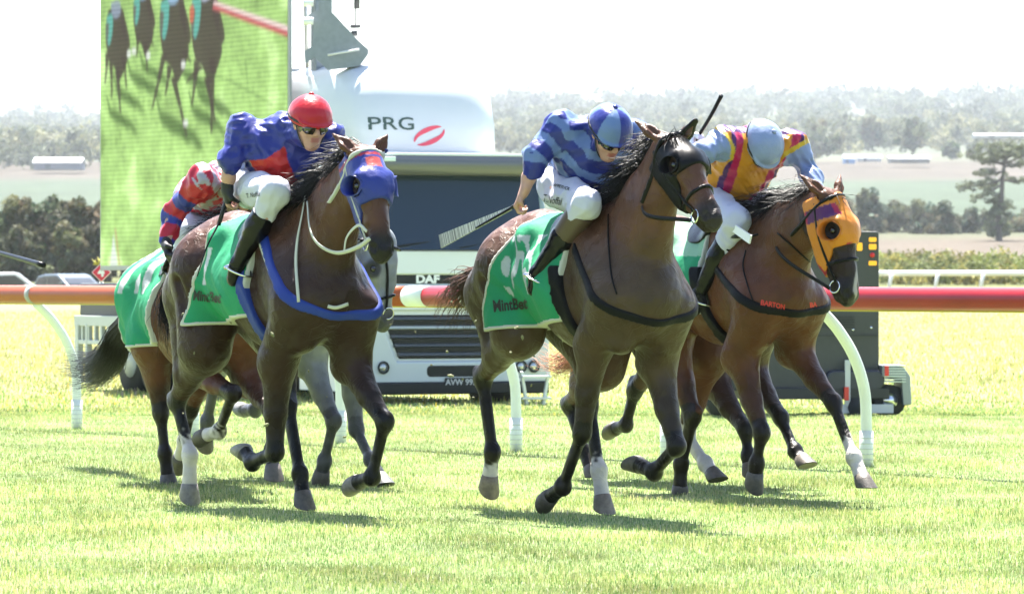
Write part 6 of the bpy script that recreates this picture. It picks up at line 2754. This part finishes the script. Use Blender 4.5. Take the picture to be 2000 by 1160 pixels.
# --- rider 4: red, grey check, blue hooped sleeves
fr = H4.fr
J = dict(head=fr.P(478, 362, .0), shR=fr.P(398, 352, -.19), shL=V(-.02, .19, 1.80), chest=V(-.2, .03, 1.70), pel=V(-.38, .07, 1.62),
         elR=fr.P(336, 420, -.33), wrR=fr.P(326, 478, -.38), hdR=fr.P(330, 505, -.38),
         elL=V(.02, .27, 1.62), wrL=V(.26, .14, 1.56), hdL=V(.34, .08, 1.55),
         hipR=V(-.26, .03, 1.58), knR=V(.18, -.13, 1.50), anR=V(.12, -.20, 1.16), toR=V(.22, -.21, 1.08))
finish(J, pdR=(.4, .6, 0), pdL=(0, -.3, -1), saddle_w=1.3, su=-.15)
J['cuR'] = fr.P(326, 470, -.375)
def silks4(p, tx, ty, tz, arms, J):
    red, blue, gry = [np.array(q) for q in ((.36, .011, .026), (.02, .03, .22), (.30, .28, .32))]
    ck = (np.floor(tx / .06) + np.floor(ty / .075)) % 2 == 0
    c = np.where(ck[:, None], red, gry)
    for dd, t in arms:
        on = (dd < .115) & (t > .0)
        hoop = (np.floor((t + .03) / .085) % 2 == 0) & (t > .12)
        c[on] = np.where(hoop[on][:, None], blue, red)
    return c
R4 = rider('jockey in red and grey silks with blue hooped sleeves, half hidden', H4, J, silks4, helm_plain((.03, .05, .30)), (-.2, 0, 1.5), gloves='black', pitch=40, yaw=0, seed=4, h=.009)

reins(H2, B2, M_LEATHER, J2['hdL'] + V(0, -.05, -.02))
reins(H3, B3, M_LEATHER, V(.30, .03, 1.62))

# ------------------------------------------------ whips
wl = H1.fr.P
whip(H1.fr, [wl(444, 384, -.262), wl(430, 430, -.30), wl(405, 480, -.40), wl(385, 540, -.45)], 'thin black whip held down by the jockey in the red helmet', (.008, .006, .003))
wl = H2.fr.P
root, O = whip(H2.fr, [wl(1012, 398, -.42), wl(985, 414, -.45), wl(930, 445, -.5)], 'whip with a long striped padded flap held by the jockey in striped blue', (.008, .007, .006), handle=.05)
def flap_mesh(pts, w0, w1, thick, up):
    mb = MB()
    n = len(pts)
    vs, fs = [], []
    for i in range(n):
        t = nrm(pts[min(i + 1, n - 1)] - pts[max(0, i - 1)])
        b = nrm(up - t * (up @ t))
        m_ = np.cross(t, b)
        w = w0 + (w1 - w0) * i / (n - 1)
        for s1, s2 in ((-1, -1), (1, -1), (1, 1), (-1, 1)):
            vs.append(pts[i] + b * s1 * w / 2 + m_ * s2 * thick / 2)
    for i in range(n - 1):
        for j in range(4):
            fs.append((i * 4 + j, i * 4 + (j + 1) % 4, i * 4 + 4 + (j + 1) % 4, i * 4 + 4 + j))
    fs += [(3, 2, 1, 0), ((n - 1) * 4, (n - 1) * 4 + 1, (n - 1) * 4 + 2, (n - 1) * 4 + 3)]
    mb.add(vs, fs)
    return mb
def stripe_mat():
    m = mat('whip_padding', (.4, .4, .38), .7)
    n, l = m.node_tree.nodes, m.node_tree.links
    tc = n.new('ShaderNodeTexCoord')
    dt = n.new('ShaderNodeVectorMath')
    dt.operation = 'DOT_PRODUCT'
    e = nrm(wl(862, 475, -.55) - wl(1000, 405, -.43))
    dt.inputs[1].default_value = tuple(e)
    l.new(tc.outputs['Object'], dt.inputs[0])
    nz = n.new('ShaderNodeTexNoise')
    nz.noise_dimensions = '1D'
    nz.inputs['Scale'].default_value = 130
    nz.inputs['Detail'].default_value = 2
    l.new(dt.outputs['Value'], nz.inputs['W'])
    cr = n.new('ShaderNodeValToRGB')
    cr.color_ramp.elements[0].position = .42
    cr.color_ramp.elements[0].color = (.16, .16, .16, 1)
    cr.color_ramp.elements[1].position = .56
    cr.color_ramp.elements[1].color = (.80, .79, .76, 1)
    l.new(nz.outputs[0], cr.inputs[0])
    l.new(cr.outputs[0], n['Principled BSDF'].inputs['Base Color'])
    return m
fp = [wl(998, 407, -.43) * (1 - t) + wl(860, 472, -.55) * t for t in np.linspace(0, 1, 9)]
flap_mesh([p - O for p in fp], .020, .072, .010, V(0, 0, 1.)).build('padded_flap', stripe_mat(), root, False)
wl = H3.fr.P
whip(H3.fr, [wl(1353, 283, -.24), wl(1385, 232, -.24), wl(1409, 187, -.24)], 'black whip raised behind the ears of the brown horse', (.010, .012, .012), handle=.03)
root, O = whip(H3.fr, [wl(1434, 462, -.22), wl(1462, 462, -.22), wl(1480, 458, -.2)], 'white paddle whip lying against the white breeches of the jockey in gold', (.008, .007, .006), handle=.05)
fp = [wl(1408, 428, -.24) * (1 - t) + wl(1466, 468, -.235) * t for t in np.linspace(0, 1, 6)]
flap_mesh([p - O for p in fp], .04, .05, .010, V(0, 0, 1.)).build('padded_flap', M_WHITE, root, False)
f0 = Frame(0, 26., 27)
whip(f0, [f0.P(-70, 478, 0), f0.P(0, 494, 0), f0.P(85, 518, 0)], 'black whip tip reaching in from the left picture edge', (.007, .009, .014), handle=.1)

# ------------------------------------------------ lettering on cloths and breeches
def put(H, bvh, parent, txt, x, y, hpx, ang, m, **k):
    off = k.pop('offset', (0, 0, 0))
    return text_px(H.fr, bvh, txt, x, y, hpx, ang, m, parent, offset=off, **k)
put(H1, H1.cloth_bvh, H1.cloth[0], 'MintBet', 405, 580, 20, 6, M_BLACKINK, bold=.03, sx=.62)
put(H2, H2.cloth_bvh, H2.cloth[0], 'MintBet', 997, 596, 23, -6, M_BLACKINK, bold=.03, sx=.66)
put(H1, R1.cbvh, R1.breeches, 'T. Noffal', 495, 381, 9, -8, M_BLACKINK, bold=.01, sx=.6, offset=R1.O)
put(H2, R2.cbvh, R2.breeches, 'T.Noffal', 1080, 391, 15, 12, M_BLACKINK, bold=.0, sx=.55, offset=R2.O)
put(H2, R2.cbvh, R2.breeches, 'AFFETUCK', 1097, 366, 6, 16, M_BLACKINK, bold=.02, sx=.8, shear=.3, offset=R2.O)
put(H3, H3.bvh, H3.root, 'BARTON', 1509, 595, 9, 8, M_REDINK, bold=.03, sx=.95, off=.02)
put(H3, H3.bvh, H3.root, 'BA', 1583, 594, 9, -6, M_REDINK, bold=.03, sx=.9, off=.02)

# ------------------------------------------------ turf
TURF = [(.30, .365, .14), (.25, .345, .115), (.37, .42, .19), (.10, .205, .06), (.42, .43, .25)]
blades('turf_grass', 700000, 18.5, 50., .010, .029, .0022, 21, TURF, 1.25, None, .40, (.02, [(.55, .52, .38), (.5, .5, .4)]))
blades('meadow_grass', 170000, 46., 150., .025, .085, .008, 22, [(.30, .325, .12), (.33, .32, .11), (.26, .31, .105), (.33, .32, .16)], 1.6, TURF, .5, (.06, [(.55, .40, .05), (.5, .38, .34), (.6, .5, .12)]))
# clods of turf kicked up by the hooves
rs = np.random.RandomState(77)
mb = MB()
for i in range(46):
    p = at(rs.uniform(330, 1100), rs.uniform(560, 860), rs.uniform(24.5, 30))
    e = rs.normal(size=3)
    e /= np.linalg.norm(e)
    r = .004 + .007 * rs.rand() ** 2
    mb.tube([np.array(p) - e * r * 1.6, np.array(p), np.array(p) + e * r * 1.6], [r * .4, r, r * .3], 5)
tag(mb.build('turf_clods', mat('clod', (.13, .13, .06), .8)), kind='stuff')
build_haze()
